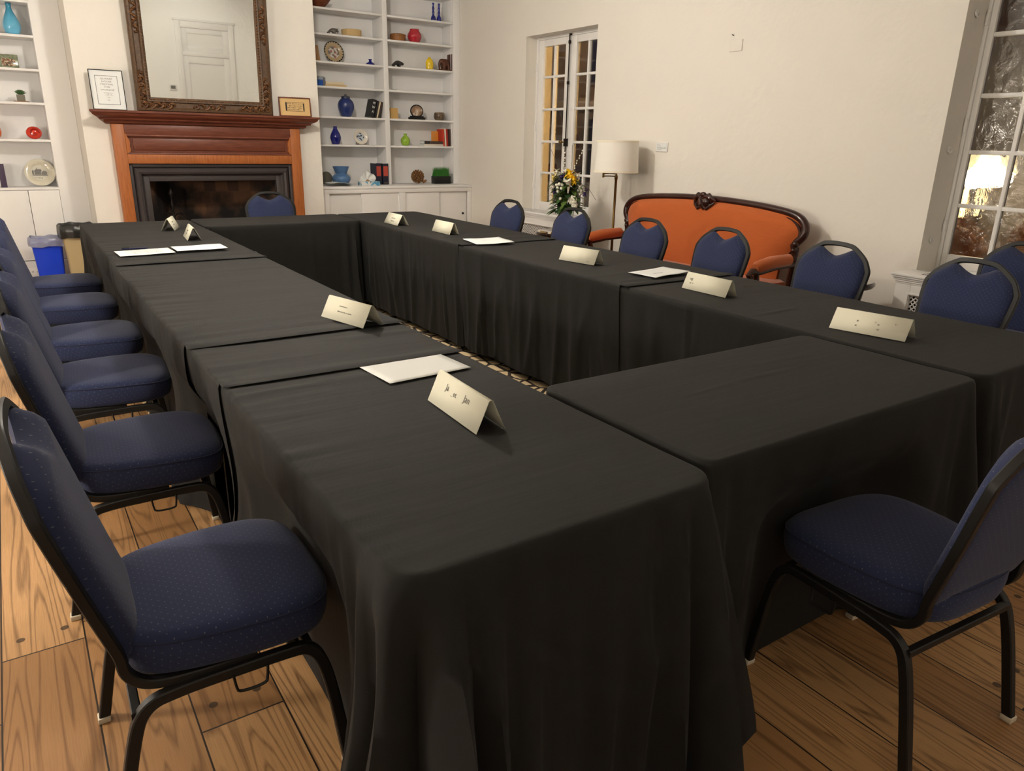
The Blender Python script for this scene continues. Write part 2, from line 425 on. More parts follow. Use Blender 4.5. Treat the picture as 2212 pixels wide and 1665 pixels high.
# ------------------------------------------------------------------ outside the windows
def bricks(name, c1, c2, mo, sc):
    m = mat(name, c1, .85); t = NT(m); br = t.n('ShaderNodeTexBrick')
    t.l(t.map(t.obj(), (1, 1, 1), rot=(R(90), 0, R(90))), br.inputs['Vector'])
    br.inputs['Color1'].default_value = c1; br.inputs['Color2'].default_value = c2; br.inputs['Mortar'].default_value = mo; br.inputs['Scale'].default_value = sc
    c = t.mix(t.math('MULTIPLY', t.noise(t.obj(), 1.1, 4), .6), br.outputs[0], tuple(x*.4 for x in c1[:3])+(1,)); t.l(c, t.p.inputs['Base Color']); return m
b = MB(); b.box(XRO, 26, -8, 40, -.5, -.3); struct(b.build('ground', solid('dusk_paving', (92, 74, 60), .8)))
bl = thing('town_house', 'dark brick town house across the street beyond the far window', 'building', (13, 16, -.3))
b = MB(); b.box(0, 5, -9, 12, 0, 5.2); b.build('facade', bricks('dusk_brick', S(120, 78, 58), S(98, 62, 48), S(130, 110, 92), 3), bl)
b = MB(); b.box(-.25, 5.2, -9.2, 12.2, 5.2, 5.5, .03); b.prism([(-.3, 5.5), (5.3, 5.5), (2.5, 7.6)], 'y', -9.2, 12.2); b.build('roof', solid('roof_slate', (96, 84, 104), .7), bl)
b = MB(); b.box(-.12, .02, -9, 12, 2.55, 2.75, .01); b.build('string_course', solid('pale_stone', (176, 160, 148), .8), bl)
for j, z in enumerate((.9, 3.2)):
    for i in range(8):
        y = -8+i*2.5
        w_ = MB(); w_.box(-.05, .0, y-.55, y+.55, z-.08, z+1.5, .01); f_ = w_.build('window', solid('sash_paint_%d_%d' % (j, i), (126, 112, 104), .6), bl)
        g_ = MB(); g_.box(-.06, -.04, y-.46, y+.46, z, z+1.4); g_.build('pane', solid('dusk_pane_%d_%d' % (j, i), (30, 34, 66), .15), f_)
# courtyard wall, lantern and shrubs beyond the near window
b = MB(); b.box(7.5, 7.7, .2, 4.4, -.3, 2.35); b.box(7.45, 7.75, .2, 4.4, 2.35, 2.42, .01)
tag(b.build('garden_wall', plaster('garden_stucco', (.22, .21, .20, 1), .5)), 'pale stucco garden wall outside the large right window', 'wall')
def lantern(name, x, y, z, label, watts, sc=1):
    t = thing(name, label, 'lamp', (x, y, z))
    b = MB(); b.lathe([(.19*sc, 0), (.11*sc, .25*sc)], n=24, cap=False); b.build('lamp_shade', mat(name+'_shade', (.9, .75, .45, 1), .8, emit=(1, .80, .50, 1), estr=2.4), t)
    b = MB(); b.tube([(0, 0, .25*sc), (0, 0, -.0), (0, 0, -(z+.3))], .02); b.lathe([(.13, 0), (.13, .03), (.02, .06)], (0, 0, -(z+.3)), 20); b.build('post', M['iron'], t)
    l = bpy.data.lights.new(name+'_bulb', 'POINT'); l.energy = watts; l.color = (1, .80, .54); l.shadow_soft_size = .08
    lo = bpy.data.objects.new(name+'_bulb', l); COL.objects.link(lo); lo.location = (x-.25, y-.12, z-.02)
    return t
lantern('garden_lamp', 7.1, 3.19, 1.225, 'glowing shaded garden lamp seen through the large right window', 17, .66)
t = thing('reflection_streak', 'added glowing tube standing in for a reflection streak in the large right window', 'lamp', (7.1, 3.325, -.3))  # glowing tube on a post, added to imitate a reflection streak in the pane
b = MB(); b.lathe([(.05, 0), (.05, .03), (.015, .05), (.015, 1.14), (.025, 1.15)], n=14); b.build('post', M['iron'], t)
b = MB(); b.lathe([(.022, 1.15), (.024, 1.25), (.022, 1.39), (.0, 1.40)], n=14, cap=False); b.build('tube', mat('streak_glow', (1, .8, .5, 1), .5, emit=(1, .72, .34, 1), estr=6), t)
b = MB(); b.box(XRO+.006, 7.49, 4.1, 4.3, -.3, 3.0); tag(b.build('porch_light_blocker', bricks('blocker_brick', S(120, 78, 58), S(98, 62, 48), S(130, 110, 92), 3)), 'added unseen brick wall outside that keeps porch light off the garden', 'wall')  # unseen wall, added to block the porch light from the garden wall
def shrub(name, label, x, y, r, h, seed, col):
    q = random.Random(seed); b = MB()
    for i in range(900):
        a = q.uniform(0, 2*PI); e = math.acos(q.uniform(-.25, 1)); rr = r*q.uniform(.75, 1.04)
        c = Vector((rr*math.sin(e)*math.cos(a), rr*math.sin(e)*math.sin(a), h*.45+h*.55*math.cos(e)))
        s = q.uniform(.02, .045); u = Vector((q.gauss(0, 1), q.gauss(0, 1), q.gauss(0, 1))).normalized(); v = u.orthogonal().normalized()
        b.add([c-u*s, c+v*s*.5, c+u*s, c-v*s*.5], [(0, 1, 2, 3)])
    t = thing(name, label, 'shrub', (x, y, -.3)); b.build('foliage', col, t, smooth=0)
    c = MB(); c.ball((0, 0, h*.48), 1, 10, (r*.86, r*.86, h*.47)); c.build('inner_foliage', col, t)
    c = MB(); c.tube([(0, 0, 0), (0, 0, h*.4)], .03); c.build('stem', M['darkwood'], t); return t
sm = mat('russet_leaves', S(196, 136, 74), .5)
shrub('shrub', 'russet shrub outside the large window left of the rounded one', 6.35, 2.98, .32, 1.2, 3, sm)
shrub('shrub', 'rounded russet shrub outside the large window near its middle', 6.4, 2.32, .33, 1.42, 4, sm)
shrub('shrub', 'russet shrub outside the large window at the edge of the picture', 6.3, 1.62, .33, 1.15, 5, sm)
sl_ = thing('facade_fill_lamp', 'added street lamp outside that brightens the town house', 'street lamp', (10.5, 15.0, -.3))  # lamp added out of view to lift the dark town house front
b = MB(); b.lathe([(.12, 0), (.12, .2), (.05, .3), (.04, 3.6), (.06, 3.65)], n=14); b.build('post', M['iron'], sl_)
b = MB(); b.lathe([(.08, 3.65), (.2, 4.0), (.0, 4.15)], n=14, cap=False); b.build('lantern', mat('facade_fill_glow', (1, .8, .5, 1), .5, emit=(1, .72, .4, 1), estr=4), sl_)
l = bpy.data.lights.new('facade_fill_bulb', 'POINT'); l.energy = 600; l.color = (1, .72, .46); l.shadow_soft_size = .2
lo = bpy.data.objects.new('facade_fill_bulb', l); COL.objects.link(lo); lo.location = (10.9, 15.3, 3.9)
# porch light between the windows, outside: lights the shutters of the far window
pl = thing('porch_light', 'brass porch lantern on the outer wall between the two windows', 'lamp', (XRO+.16, 4.9, 1.95))
b = MB(); b.box(-.16, -.13, -.05, .05, -.08, .08, .005); b.tube([(-.14, 0, .06), (-.05, 0, .14), (0, 0, .12)], .01); b.lathe([(.02, .13), (.07, .1), (.075, .09)], n=6); b.build('bracket', M['brass'], pl)
b = MB(); b.lathe([(.05, -.115), (.05, -.1)], n=6); b.build('lantern_base', M['brass'], pl)
b = MB(); b.lathe([(.05, -.1), (.07, .09)], n=6, cap=False); b.build('lantern_glass', mat('lantern_glow', (1, .8, .5, 1), .5, emit=(1, .6, .22, 1), estr=14), pl)
l = bpy.data.lights.new('porch_bulb', 'POINT'); l.energy = 560; l.color = (1, .58, .17); l.shadow_soft_size = .06
lo = bpy.data.objects.new('porch_bulb', l); COL.objects.link(lo); lo.location = (XRO+.32, 4.9, 1.9)


# ------------------------------------------------------------------ text helpers
def lettering(txt, size, material, parent, loc, rot=(0, 0, 0), name='lettering', align='CENTER', bold=0, sx=1):
    cu = bpy.data.curves.new('tmp', 'FONT'); cu.body = txt; cu.size = size; cu.align_x = align; cu.align_y = 'CENTER'
    cu.extrude = .0002; cu.offset = bold; cu.resolution_u = 3
    tmp = bpy.data.objects.new('tmp', cu); COL.objects.link(tmp)
    bpy.context.view_layer.update()
    me = bpy.data.meshes.new_from_object(tmp.evaluated_get(bpy.context.evaluated_depsgraph_get()))
    bpy.data.objects.remove(tmp); bpy.data.curves.remove(cu)
    me.name = name; me.materials.clear(); me.materials.append(material)
    o = bpy.data.objects.new(name, me); COL.objects.link(o); o.parent = parent; o.location = loc; o.rotation_euler = rot; o.scale = (sx, 1, 1)
    return o
def glyph_rows(rows, h, seed, bar=False):
    """rows of tiny strokes too small to read, drawn in the local x-z plane: (xc, z, width)"""
    q = random.Random(seed); b = MB()
    for xc, z, w in rows:
        x = xc-w/2
        while x < xc+w/2:
            cw = h*q.uniform(.35, .75)
            if q.random() > .16:
                b.box(x, x+cw*.28, -.0004, 0, z-h*.5, z+h*.5*q.choice((.5, 1, 1)))
                if q.random() > .4: b.box(x, x+cw*.8, -.0004, 0, z+h*q.uniform(-.5, .2), z+h*q.uniform(.22, .4))
            x += cw*1.15
    return b

# ------------------------------------------------------------------ fireplace mantel
mt = thing('mantelpiece', 'carved mahogany and cherry mantelpiece around the black fireplace', 'fireplace', ((.705+2.80)/2, CY, 0))
def U(x): return x-(.705+2.80)/2
def V(y): return y-CY
g = CY-.001
b = MB()   # shelf: stepped cornice, profile in (y,z)
prof = [(0, 1.60), (-.235, 1.60), (-.235, 1.582), (-.222, 1.575), (-.215, 1.560), (-.195, 1.548), (-.165, 1.535), (-.16, 1.520), (-.125, 1.515), (-.12, 1.495), (-.1, 1.482), (0, 1.482)]
xl, xr = -1.045, 1.045
def cornice(bb, prof, xl, xr, base):
    n = len(prof); vs = []
    for sgn in (0, 1):
        for y, z in prof:
            ret = (-y) - base   # mitred returns
            vs.append(((xl+(.235-max(-y, .1))) if sgn == 0 else (xr-(.235-max(-y, .1))), y, z))
    fs = [tuple(range(n)), tuple(range(2*n-1, n-1, -1))]+[(i, n+i, n+(i+1) % n, (i+1) % n) for i in range(n)]
    bb.add(vs, fs)
cornice(b, prof, xl, xr, .1); b.build('shelf', M['mahog'], mt)
sL, sR = U(.878), U(2.622)
for a, c in ((sL, U(.98)), (U(2.52), sR)):
    b = MB(); b.box(a, c, -.1, 0, 0, 1.482, .004); b.box(a-.006, c+.006, -.108, 0, 0, .15, .006); b.build('pilaster', M['cherry'], mt)
b = MB(); b.box(U(.98), U(2.52), -.1, 0, 1.39, 1.482, .004); b.box(U(.98), U(2.52), -.075, 0, 1.20, 1.39)
b.tube([(U(.98), -.092, 1.385), (U(2.52), -.092, 1.385)], .011, 8); b.tube([(U(.98), -.092, 1.225), (U(2.52), -.092, 1.225)], .011, 8)
b.box(U(1.04), U(2.46), -.086, 0, 1.255, 1.365, .01)
b.build('frieze', M['mahog'], mt)
b = MB(); b.box(U(.98), U(2.52), -.1, 0, 1.135, 1.222, .004); b.build('rail', M['cherry'], mt)
for sx, x in ((1, U(.98)), (-1, U(2.52))):
    b = MB(); pts = []
    for z, dx in ((1.40, 0), (1.395, .012), (1.37, .018), (1.35, .03), (1.32, .035), (1.29, .028), (1.265, .036), (1.24, .028), (1.225, 0)): pts.append((x+sx*dx, z))
    b.prism(pts, 'y', -.104, -.07); b.build('scroll_bracket', M['cherry'], mt)
# dark bolection surround
b = MB()
def uframe(bb, x0, x1, zt, w, y0, y1, bev=.006):
    bb.box(x0, x0+w, y0, y1, 0, zt, bev); bb.box(x1-w, x1, y0, y1, 0, zt, bev); bb.box(x0+w, x1-w, y0, y1, zt-w, zt, bev)
uframe(b, U(.98), U(2.52), 1.135, .032, -.07, 0)
def mitre(bb, xa, xb, zt, w, prof):   # prof: (t 0..1 across width, y)
    pts = []
    for t, y in prof:
        o = t*w; pts.append([(xa+o, y, 0), (xa+o, y, zt-o), (xb-o, y, zt-o), (xb-o, y, 0)])
    for j in range(len(pts)-1):
        for k in range(3): bb.add([pts[j][k], pts[j][k+1], pts[j+1][k+1], pts[j+1][k]], [(0, 1, 2, 3)])
mitre(b, U(1.012), U(2.488), 1.103, .085, [(0, -.02), (.05, -.05), (.2, -.075), (.5, -.098), (.72, -.09), (.85, -.06), (1, -.045)])
uframe(b, U(1.095), U(2.405), 1.02, .05, -.046, .02, .004)
b.build('surround', M['slate'], mt)
struct_hearth = MB(); struct_hearth.box(.75, 2.75, 7.45, CY-.11, 0, .03, .005); struct(struct_hearth.build('trim_2', solid('hearth_stone', (70, 62, 58), .6)), 'dark hearth slab', 'hearth')
# andirons
for i, (x, lab) in enumerate(((1.345, 'black iron andiron with spiked finial standing at the left of the firebox'),)):
    t = thing('andiron', lab, 'andiron', (x, 8.10, .012))
    b = MB(); b.lathe([(.012, .1), (.016, .2), (.022, .24), (.012, .3), (.014, .5), (.026, .55), (.014, .6), (.010, .68), (.02, .72), (.008, .77), (.014, .80), (.024, .83), (.016, .86), (.004, .89)], n=12)
    b.build('standard', M['iron'], t)
    for s in (-1, 1):
        f = MB(); f.tube([(0, 0, .16), (s*.05, -.02, .14), (s*.1, -.03, .07), (s*.12, -.03, .0), (s*.14, -.03, .02)], .012, 8); f.build('foot', M['iron'], t)
        f = MB(); f.tube([(0, 0, .60), (s*.03, -.01, .64), (s*.065, -.015, .645), (s*.085, -.015, .62), (s*.075, -.015, .59), (s*.06, -.015, .60)], .009, 8); f.tube([(0, 0, .56), (s*.04, 0, .545), (s*.06, 0, .51)], .009, 8); f.build('scroll', M['iron'], t)
    f = MB(); f.tube([(0, 0, .13), (0, .26, .12)], .014, 8); f.build('log_bar', M['iron'], t)

# ------------------------------------------------------------------ mirror over the mantel
def gilt():
    m = mat('carved_bronze_wood', S(96, 66, 40), .42, .35); t = NT(m); o = t.obj()
    n1 = t.noise(o, 34, 3, .6, 1.0); c = t.ramp(n1, [(.35, S(58, 36, 22)), (.7, S(128, 88, 52))]); t.l(c, t.p.inputs['Base Color'])
    t.bump(n1, .5, .006); return m
M['gilt'] = gilt()
M['giltflat'] = wood('bronze_wood', S(98, 74, 52), S(66, 48, 34), .45, (8, 8, 8), 6)
TILT = R(2.9)
mw, mh, fw = 1.245, 1.66, .125
mir = thing('wall_mirror', 'large wall mirror in ornate carved dark frame above the mantel', 'mirror', (1.738, 7.93, 1.602)); mir.rotation_euler = (TILT, 0, 0)
b = MB(); hw = mw/2
rings = [(0, -.0), (0, -.03), (.012, -.045), (.03, -.05), (.04, -.038), (.08, -.032), (.09, -.05), (.105, -.046), (.118, -.026), (fw, -.02), (fw, 0)]
vs = []; fs = []
for o_, y in rings:
    for x, z in ((-hw+o_, o_), (hw-o_, o_), (hw-o_, mh-o_), (-hw+o_, mh-o_)): vs.append((x, y, z))
for j in range(len(rings)-1):
    for k in range(4): fs.append((j*4+k, j*4+(k+1) % 4, (j+1)*4+(k+1) % 4, (j+1)*4+k))
b.add(vs, fs)
b.box(-hw+.01, hw-.01, -.004, .0, .01, mh-.01)
b.build('frame', M['giltflat'], mir, smooth=25)
q = random.Random(11); b = MB()
def scrolls(bb, a, c, n, amp):
    """run of C-scrolls and leaf bosses between two points in the frame plane"""
    a = Vector(a); c = Vector(c); d = (c-a); L = d.length; d.normalize(); nrm = Vector((-d.z, 0, d.x))
    for i in range(n):
        t = (i+.5)/n; p = a+d*L*t; s = 1 if i % 2 else -1
        r0 = amp*q.uniform(.75, 1.05); pts = []; rad = []
        for k in range(11):
            an = k/10*3.9; rr = r0*(1-.62*k/10); pts.append(p+d*(rr*math.cos(an)*1.15)+nrm*(s*rr*math.sin(an))+Vector((0, -.044-.006*math.sin(k), 0))); rad.append(.0125*(1-.5*k/10))
        bb.tube(pts, rad, 6)
        bb.ball(p+d*amp*.9*q.uniform(-1, 1)+nrm*amp*.5*q.uniform(-1, 1)+Vector((0, -.043, 0)), .013, 5, (1.4, .8, .8))
m_ = .058
for (x, z) in ((-hw+m_, m_), (hw-m_, m_), (-hw+m_, mh-m_), (hw-m_, mh-m_)):
    sx = 1 if x < 0 else -1; sz = 1 if z < .5 else -1
    b = MB(); scrolls(b, (x-sx*.02, 0, z), (x+sx*.25, 0, z), 8, .036); scrolls(b, (x, 0, z-sz*.02), (x, 0, z+sz*.27), 8, .036); b.build('corner_carving', M['gilt'], mir)
for z in (m_, mh-m_): b = MB(); scrolls(b, (-.14, 0, z), (.14, 0, z), 6, .03); b.build('centre_carving', M['gilt'], mir)
for x in (-hw+m_, hw-m_): b = MB(); scrolls(b, (x, 0, .66), (x, 0, .98), 7, .03); b.build('side_carving', M['gilt'], mir)
b = MB()
for x in (-hw+.108, hw-.108):
    for i in range(58): b.ball((x, -.043, .12+i*(mh-.24)/57), .0105, 4, (1, .8, .8))
for z in (.108, mh-.108):
    for i in range(42): b.ball((-hw+.12+i*(mw-.24)/41, -.043, z), .0105, 4, (1, .8, .8))
b.build('beading', M['gilt'], mir)
b = MB(); b.box(-hw+fw-.005, hw-fw+.005, -.016, -.012, fw-.005, mh-fw+.005); b.build('mirror_glass', mat('silvered_glass', (.93, .95, .92, 1), .015, 1), mir, smooth=0)

# framed pieces on the mantel
def lean_frame(name, label, x0, x1, z0, h, fmat, fw, mount, tilt):
    t = thing(name, label, 'picture frame', ((x0+x1)/2, 7.90, z0)); t.rotation_euler = (-tilt, 0, 0); w = (x1-x0)/2
    b = MB(); b.box(-w, -w+fw, -.018, 0, 0, h, .002); b.box(w-fw, w, -.018, 0, 0, h, .002); b.box(-w+fw, w-fw, -.018, 0, 0, fw, .002); b.box(-w+fw, w-fw, -.018, 0, h-fw, h, .002)
    b.box(-w+.001, w-.001, -.003, 0, .001, h-.001); b.build('frame', fmat, t)
    b = MB(); b.box(-w+fw, w-fw, -.009, -.004, fw, h-fw); pr = b.build('print', mount, t, smooth=0)
    return t, pr, w
t, pr, w = lean_frame('framed_notice', 'black framed white notice leaning on the wall left of the mirror', .755, 1.028, 1.601, .337, M['blackmetal'], .006, M['paper'], R(4))
b = MB()
for a, c, d_, e in ((-.09, .09, .285, .288), (-.09, .09, .045, .048), (-.09, -.087, .045, .288), (.087, .09, .045, .288)): b.box(a, c, -.0098, -.009, d_, e)
b.build('border', M['ink'], pr)
for i, s in enumerate(('QUAKER', 'HOUSE', 'MEETING', 'FOR', 'WORSHIP')): lettering(s, .0185, M['greyink'], pr, (.0, -.0093, .262-i*.0235), (R(90), 0, 0), sx=1.35)
g_ = glyph_rows([(0, .143, .07), (0, .134, .05), (0, .125, .075), (0, .105, .035), (0, .088, .03), (0, .080, .02)], .006, 2); g_.xf(Matrix.Translation((0, -.009, 0))); g_.build('small_print', M['greyink'], pr)
t, pr, w = lean_frame('framed_plaque', 'small brown framed tan motto leaning on the wall right of the mirror', 2.425, 2.755, 1.601, .187, M['mahog'], .011, mat('tan_parchment', S(206, 172, 118), .8), R(6))
b = MB()
for a, c, d_, e in ((-.098, .098, .136, .139), (-.098, .098, .052, .055), (-.098, -.095, .052, .139), (.095, .098, .052, .139), (-.098, -.082, .058, .134), (.084, .094, .06, .13)): b.box(a, c, -.0098, -.009, d_, e)
b.build('border', M['ink'], pr)
g_ = glyph_rows([(0, .124, .15), (0, .104, .15), (0, .086, .15), (0, .068, .15)], .011, 5); g_.xf(Matrix.Translation((0, -.009, 0))); g_.build('motto', M['ink'], pr)

# ------------------------------------------------------------------ bookcases
SH = [2.757, 2.500, 2.215, 1.957, 1.637, 1.330]      # tops of the shelf boards
YF = 8.53
bk = thing('bookcase', 'tall white built-in bookcase right of the fireplace, over sliding cabinet doors', 'bookcase', (3.89, YF, 0))
ox, oy = 3.89, YF
X0, X1 = CX1-ox, XR-ox
def bb_(name, *boxes, m='shelf', bev=.003, parent=None):
    b = MB()
    for q_ in boxes: b.box(*q_, bev)
    return b.build(name, M[m], parent or bk)
bb_('back_panel', (X0, X1, .285, .315, 0, ZC), bev=0)
bb_('side_panel', (X0, X0+.03, 0, .29, 0, ZC)); bb_('stile', (4.808-ox, X1-.001, 0, .29, .87, ZC), (4.80-ox, 4.808-ox, .05, .06, .87, ZC))
bb_('divider', (3.876-ox, 3.936-ox, 0, .285, .87, ZC))
for z in SH+[3.03]:
    bb_('shelf', (X0+.03, 3.876-ox, 0, .285, z-.022, z)); bb_('shelf', (3.936-ox, 4.808-ox, 0, .285, z-.022, z))
bb_('countertop', (CX1+.004-ox, X1-.001, -.31, .285, .848, .876), bev=.006)
cab = bb_('cabinet', (CX1+.004-ox, X1-.001, -.30, -.27, .80, .848), (CX1+.004-ox, 3.025-ox, -.30, -.27, .0, .80), (3.89-ox, 3.975-ox, -.30, -.27, 0, .80), (4.845-ox, X1-.001, -.30, -.27, 0, .80), (3.025-ox, 4.845-ox, -.30, -.27, 0, .12), (CX1+.004-ox, X1-.001, -.24, .285, 0, .02), m='white')
for a, c, y in ((3.02, 3.44, -.262), (3.42, 3.895, -.28), (3.97, 4.45, -.28), (4.43, 4.85, -.262)):
    dr = bb_('sliding_door', (a-ox, c-ox, y, y+.016, .1, .81), m='white')
    if a > 4.4:
        k = MB(); k.lathe([(.014, 0), (.014, .006), (.009, .008)], n=14); k.xf(Matrix.Translation((4.79-ox, y-.0, .525)) @ Matrix.Rotation(R(90), 4, 'X')); k.build('finger_pull', M['iron'], dr)
bk2 = thing('bookcase', 'white built-in bookcase at the left edge, beside the fireplace chimney', 'bookcase', (-.4, YF, 0))
o2 = -.4
def b2(name, *bx, m='shelf'):
    b = MB()
    for q_ in bx: b.box(*q_, .003)
    return b.build(name, M[m], bk2)
SHL = [2.232, 1.948, 1.658, 1.330, .890]
b2('back_panel', (-1.2-o2, CX0-o2, .285, .315, 0, ZC)); b2('stile', (.416-o2, CX0-.001-o2, 0, .285, .20, ZC))
b2('side_panel', (-1.2-o2, -1.15-o2, 0, .285, .2, ZC))
for z in SHL[:-1]+[2.52, 2.8]: b2('shelf', (-1.15-o2, .416-o2, 0, .285, z-.022, z))
b2('countertop', (-1.15-o2, .416-o2, -.004, .285, .868, .892))
for a, c in ((-.62, -.23), (-.226, .157), (.161, .414)): b2('cabinet_door', (a-o2, c-o2, .0, .018, .205, .866), m='white')

# ------------------------------------------------------------------ things on the shelves
def cloth_free(o): return o
YS = 8.63
def vase(name, label, x, z, prof, m, y=YS, cat='vase', n=28):
    P = [(r_*1.0, z_) for r_, z_ in prof]
    for _ in range(2):                       # round the profile
        Q = [P[0]]
        for a, c in zip(P, P[1:]): Q += [(a[0]*.75+c[0]*.25, a[1]*.75+c[1]*.25), (a[0]*.25+c[0]*.75, a[1]*.25+c[1]*.75)]
        Q.append(P[-1]); P = Q
    b = MB(); b.lathe(P, n=40, cap=True); o = b.build(name, m, loc=(x, y, z+.0005), smooth=50); return tag(o, label, cat)
G = lambda n, rgb, r=.12: mat(n, S(*rgb), r, coat=.6)
# right bookcase
t = vase('wooden_bowl', 'brown wooden bowl at the top left of the tall bookcase', 3.16, 2.757, [(.06, 0), (.10, .035), (.145, .09), (.135, .09), (.09, .04), (.0, .02)], wood('bowl_wood', S(132, 72, 44), S(92, 46, 28), .45, (5, 5, 20), 5), cat='bowl')
for i, x in enumerate((4.585, 4.662)):
    tmp_ = vase('candlestick', ('cobalt glass candlestick, left of the pair on the top shelf', 'cobalt glass candlestick, right of the pair on the top shelf')[i], x, 2.757, [(.03, 0), (.031, .03), (.024, .055), (.011, .07), (.018, .095), (.010, .115), (.017, .14), (.009, .16), (.014, .185), (.013, .2), (.010, .2), (.008, .18), (0, .178)], M.setdefault('cobalt', G('cobalt_glass', (14, 24, 120))), cat='candlestick', y=8.62)
    tmp_['group'] = 'cobalt candlesticks on the top shelf'
M['cobalt2'] = G('deep_blue_glaze', (26, 46, 104), .35)
# bison / rhino-like grey figurine, hippo, elephant
def beast(name, label, x, y, z, body, legs, head, m, rz=0, extra=None, cat='figurine'):
    t = thing(name, label, cat, (x, y, z), rz)
    me = bpy.data.meshes.new('body'); vs = []; es = []; rs = []
    for chain in [body]+legs+[head]:
        st = len(vs)
        for i, (px, py, pz, r) in enumerate(chain):
            if i == 0 and chain is not body:
                j = min(range(len(body)), key=lambda k: (Vector(body[k][:3])-Vector((px, py, pz))).length); es.append((j, st))
            elif i > 0: es.append((len(vs)-1, len(vs)))
            vs.append((px, py, pz)); rs.append(r)
    me.from_pydata(vs, es, []); o = bpy.data.objects.new('body', me); COL.objects.link(o)
    md = o.modifiers.new('skin', 'SKIN'); md.use_smooth_shade = True
    for i, r in enumerate(rs): me.skin_vertices[0].data[i].radius = (r, r)
    me.skin_vertices[0].data[0].use_root = True
    s2 = o.modifiers.new('sub', 'SUBSURF'); s2.levels = 2; s2.render_levels = 2
    bpy.context.view_layer.update()
    m2 = bpy.data.meshes.new_from_object(o.evaluated_get(bpy.context.evaluated_depsgraph_get()))
    zmin = min(v.co.z for v in m2.vertices)
    for v in m2.vertices: v.co.z -= zmin
    bpy.data.objects.remove(o)
    m2.materials.clear(); m2.materials.append(m); m2.shade_smooth(); m2.name = 'body'
    o = bpy.data.objects.new('body', m2); COL.objects.link(o); o.parent = t
    if extra: extra(t, zmin)
    return t
pew = mat('pewter', S(120, 116, 110), .4, .7); NT(pew).bump(NT(pew).noise(NT(pew).obj(), 90, 3), .6, .004)
lg = lambda x, y, h, r=.010: [(x, y, h*.55, r*1.3), (x, y, .012, r*.8), (x, y, .004, r)]
def horns(t, zm):
    b = MB()
    for s in (-1, 1): b.tube([(.058, s*.012, .062-zm), (.062, s*.024, .068-zm), (.062, s*.026, .08-zm)], [.004, .0035, .0015], 6)
    b.build('horn', pew, t)
beast('bison_figurine', 'small pewter bison figurine on the second shelf', 3.305, 8.62, 2.500, [(-.045, 0, .05, .020), (-.01, 0, .054, .022), (.028, 0, .062, .027)], [lg(-.043, -.012, .05), lg(-.043, .012, .05), lg(.022, -.014, .05), lg(.022, .014, .05)], [(.05, 0, .055, .018), (.066, 0, .042, .014), (.076, 0, .034, .009)], pew, 0, horns)
basket = wood('woven_straw', S(214, 186, 134), S(184, 150, 98), .7, (60, 60, 90), 4); 
vase('round_basket', 'pale woven straw box on the second shelf, beside the pewter bison', 3.548, 2.500, [(.10, 0), (.11, .004), (.112, .04), (.114, .043), (.114, .070), (.108, .074), (0, .076)], basket, cat='basket', y=8.655)
def plate_thing(name, label, x, z, r, tilt, m_rim, m_mid, y=8.70, midr=.55, det=None):
    t = thing(name, label, 'plate', (x, y, z+.004)); t.rotation_euler = (R(90)-tilt, 0, 0)
    # the plate lies in local x-y, standing on its rim
    b = MB(); b.lathe([(0, -.010), (r*.55, -.010), (r*.66, -.002), (r*.98, .010), (r, .013), (r*.98, .014), (r*.66, .004), (r*.56, -.004)], (0, r, 0), 48, cap=False); b.build('rim', m_rim, t)
    b = MB(); b.lathe([(r*midr+.001, -.0038), (r*.3, -.0055), (0, -.0055)], (0, r, 0), 40, cap=False); b.build('well', m_mid, t)
    if det: det(t, r)
    return t
def rim_pattern():
    m = mat('patterned_rim', S(170, 150, 118), .2, coat=.5); t = NT(m); sep = t.n('ShaderNodeSeparateXYZ'); t.l(t.map(t.obj(), loc=(0, -.118, 0)), sep.inputs[0])
    a = t.math('ARCTAN2', sep.outputs[1], sep.outputs[0]); r = t.math('SQRT', t.math('ADD', t.math('MULTIPLY', sep.outputs[0], sep.outputs[0]), t.math('MULTIPLY', sep.outputs[1], sep.outputs[1])))
    w = t.math('SINE', t.math('MULTIPLY', a, 22))
    edge = t.math('GREATER_THAN', t.math('ADD', t.math('MULTIPLY', w, .006), r), .106)
    c = t.mix(edge, S(178, 156, 120), S(34, 34, 40)); t.l(c, t.p.inputs['Base Color']); return m
def blotch(name, c1, c2, c3, sc, th=.5, rough=.15):
    m = mat(name, c1, rough, coat=.5); t = NT(m); o = t.obj()
    c = t.mix(t.ramp(t.noise(o, sc, 3), [(th-.03, (0, 0, 0, 1)), (th+.03, (1, 1, 1, 1))]), c1, c2)
    c = t.mix(t.ramp(t.noise(t.map(o, loc=(3, 1, 2)), sc*1.3, 3), [(.60, (0, 0, 0, 1)), (.63, (1, 1, 1, 1))]), c, c3); t.l(c, t.p.inputs['Base Color']); return m
plate_thing('decorative_plate', 'large patterned plate with dark scalloped rim standing on the third shelf', 3.352, 2.215, .118, R(14), rim_pattern(), blotch('plate_flowers', S(206, 200, 190), S(120, 108, 100), S(176, 96, 84), 22))
b = MB(); b.prism([(-.035, 0), (.035, 0), (.012, .16), (-.012, .16)], 'y', -.03, .03); tag(b.build('wooden_wedge', wood('pale_wood', S(176, 138, 98), S(150, 112, 76), .6, (4, 4, 30), 3), loc=(3.11, 8.63, 2.2155)), 'tall pale wooden wedge at the left end of the third shelf', 'ornament')
vase('inkwell_vase', 'small squat cobalt blue bottle on the third shelf', 3.75, 2.215, [(.045, 0), (.052, .006), (.05, .018), (.025, .034), (.015, .042), (.014, .05), (.025, .064), (.022, .064), (.008, .045), (0, .044)], M['cobalt'], cat='bottle', y=8.62)
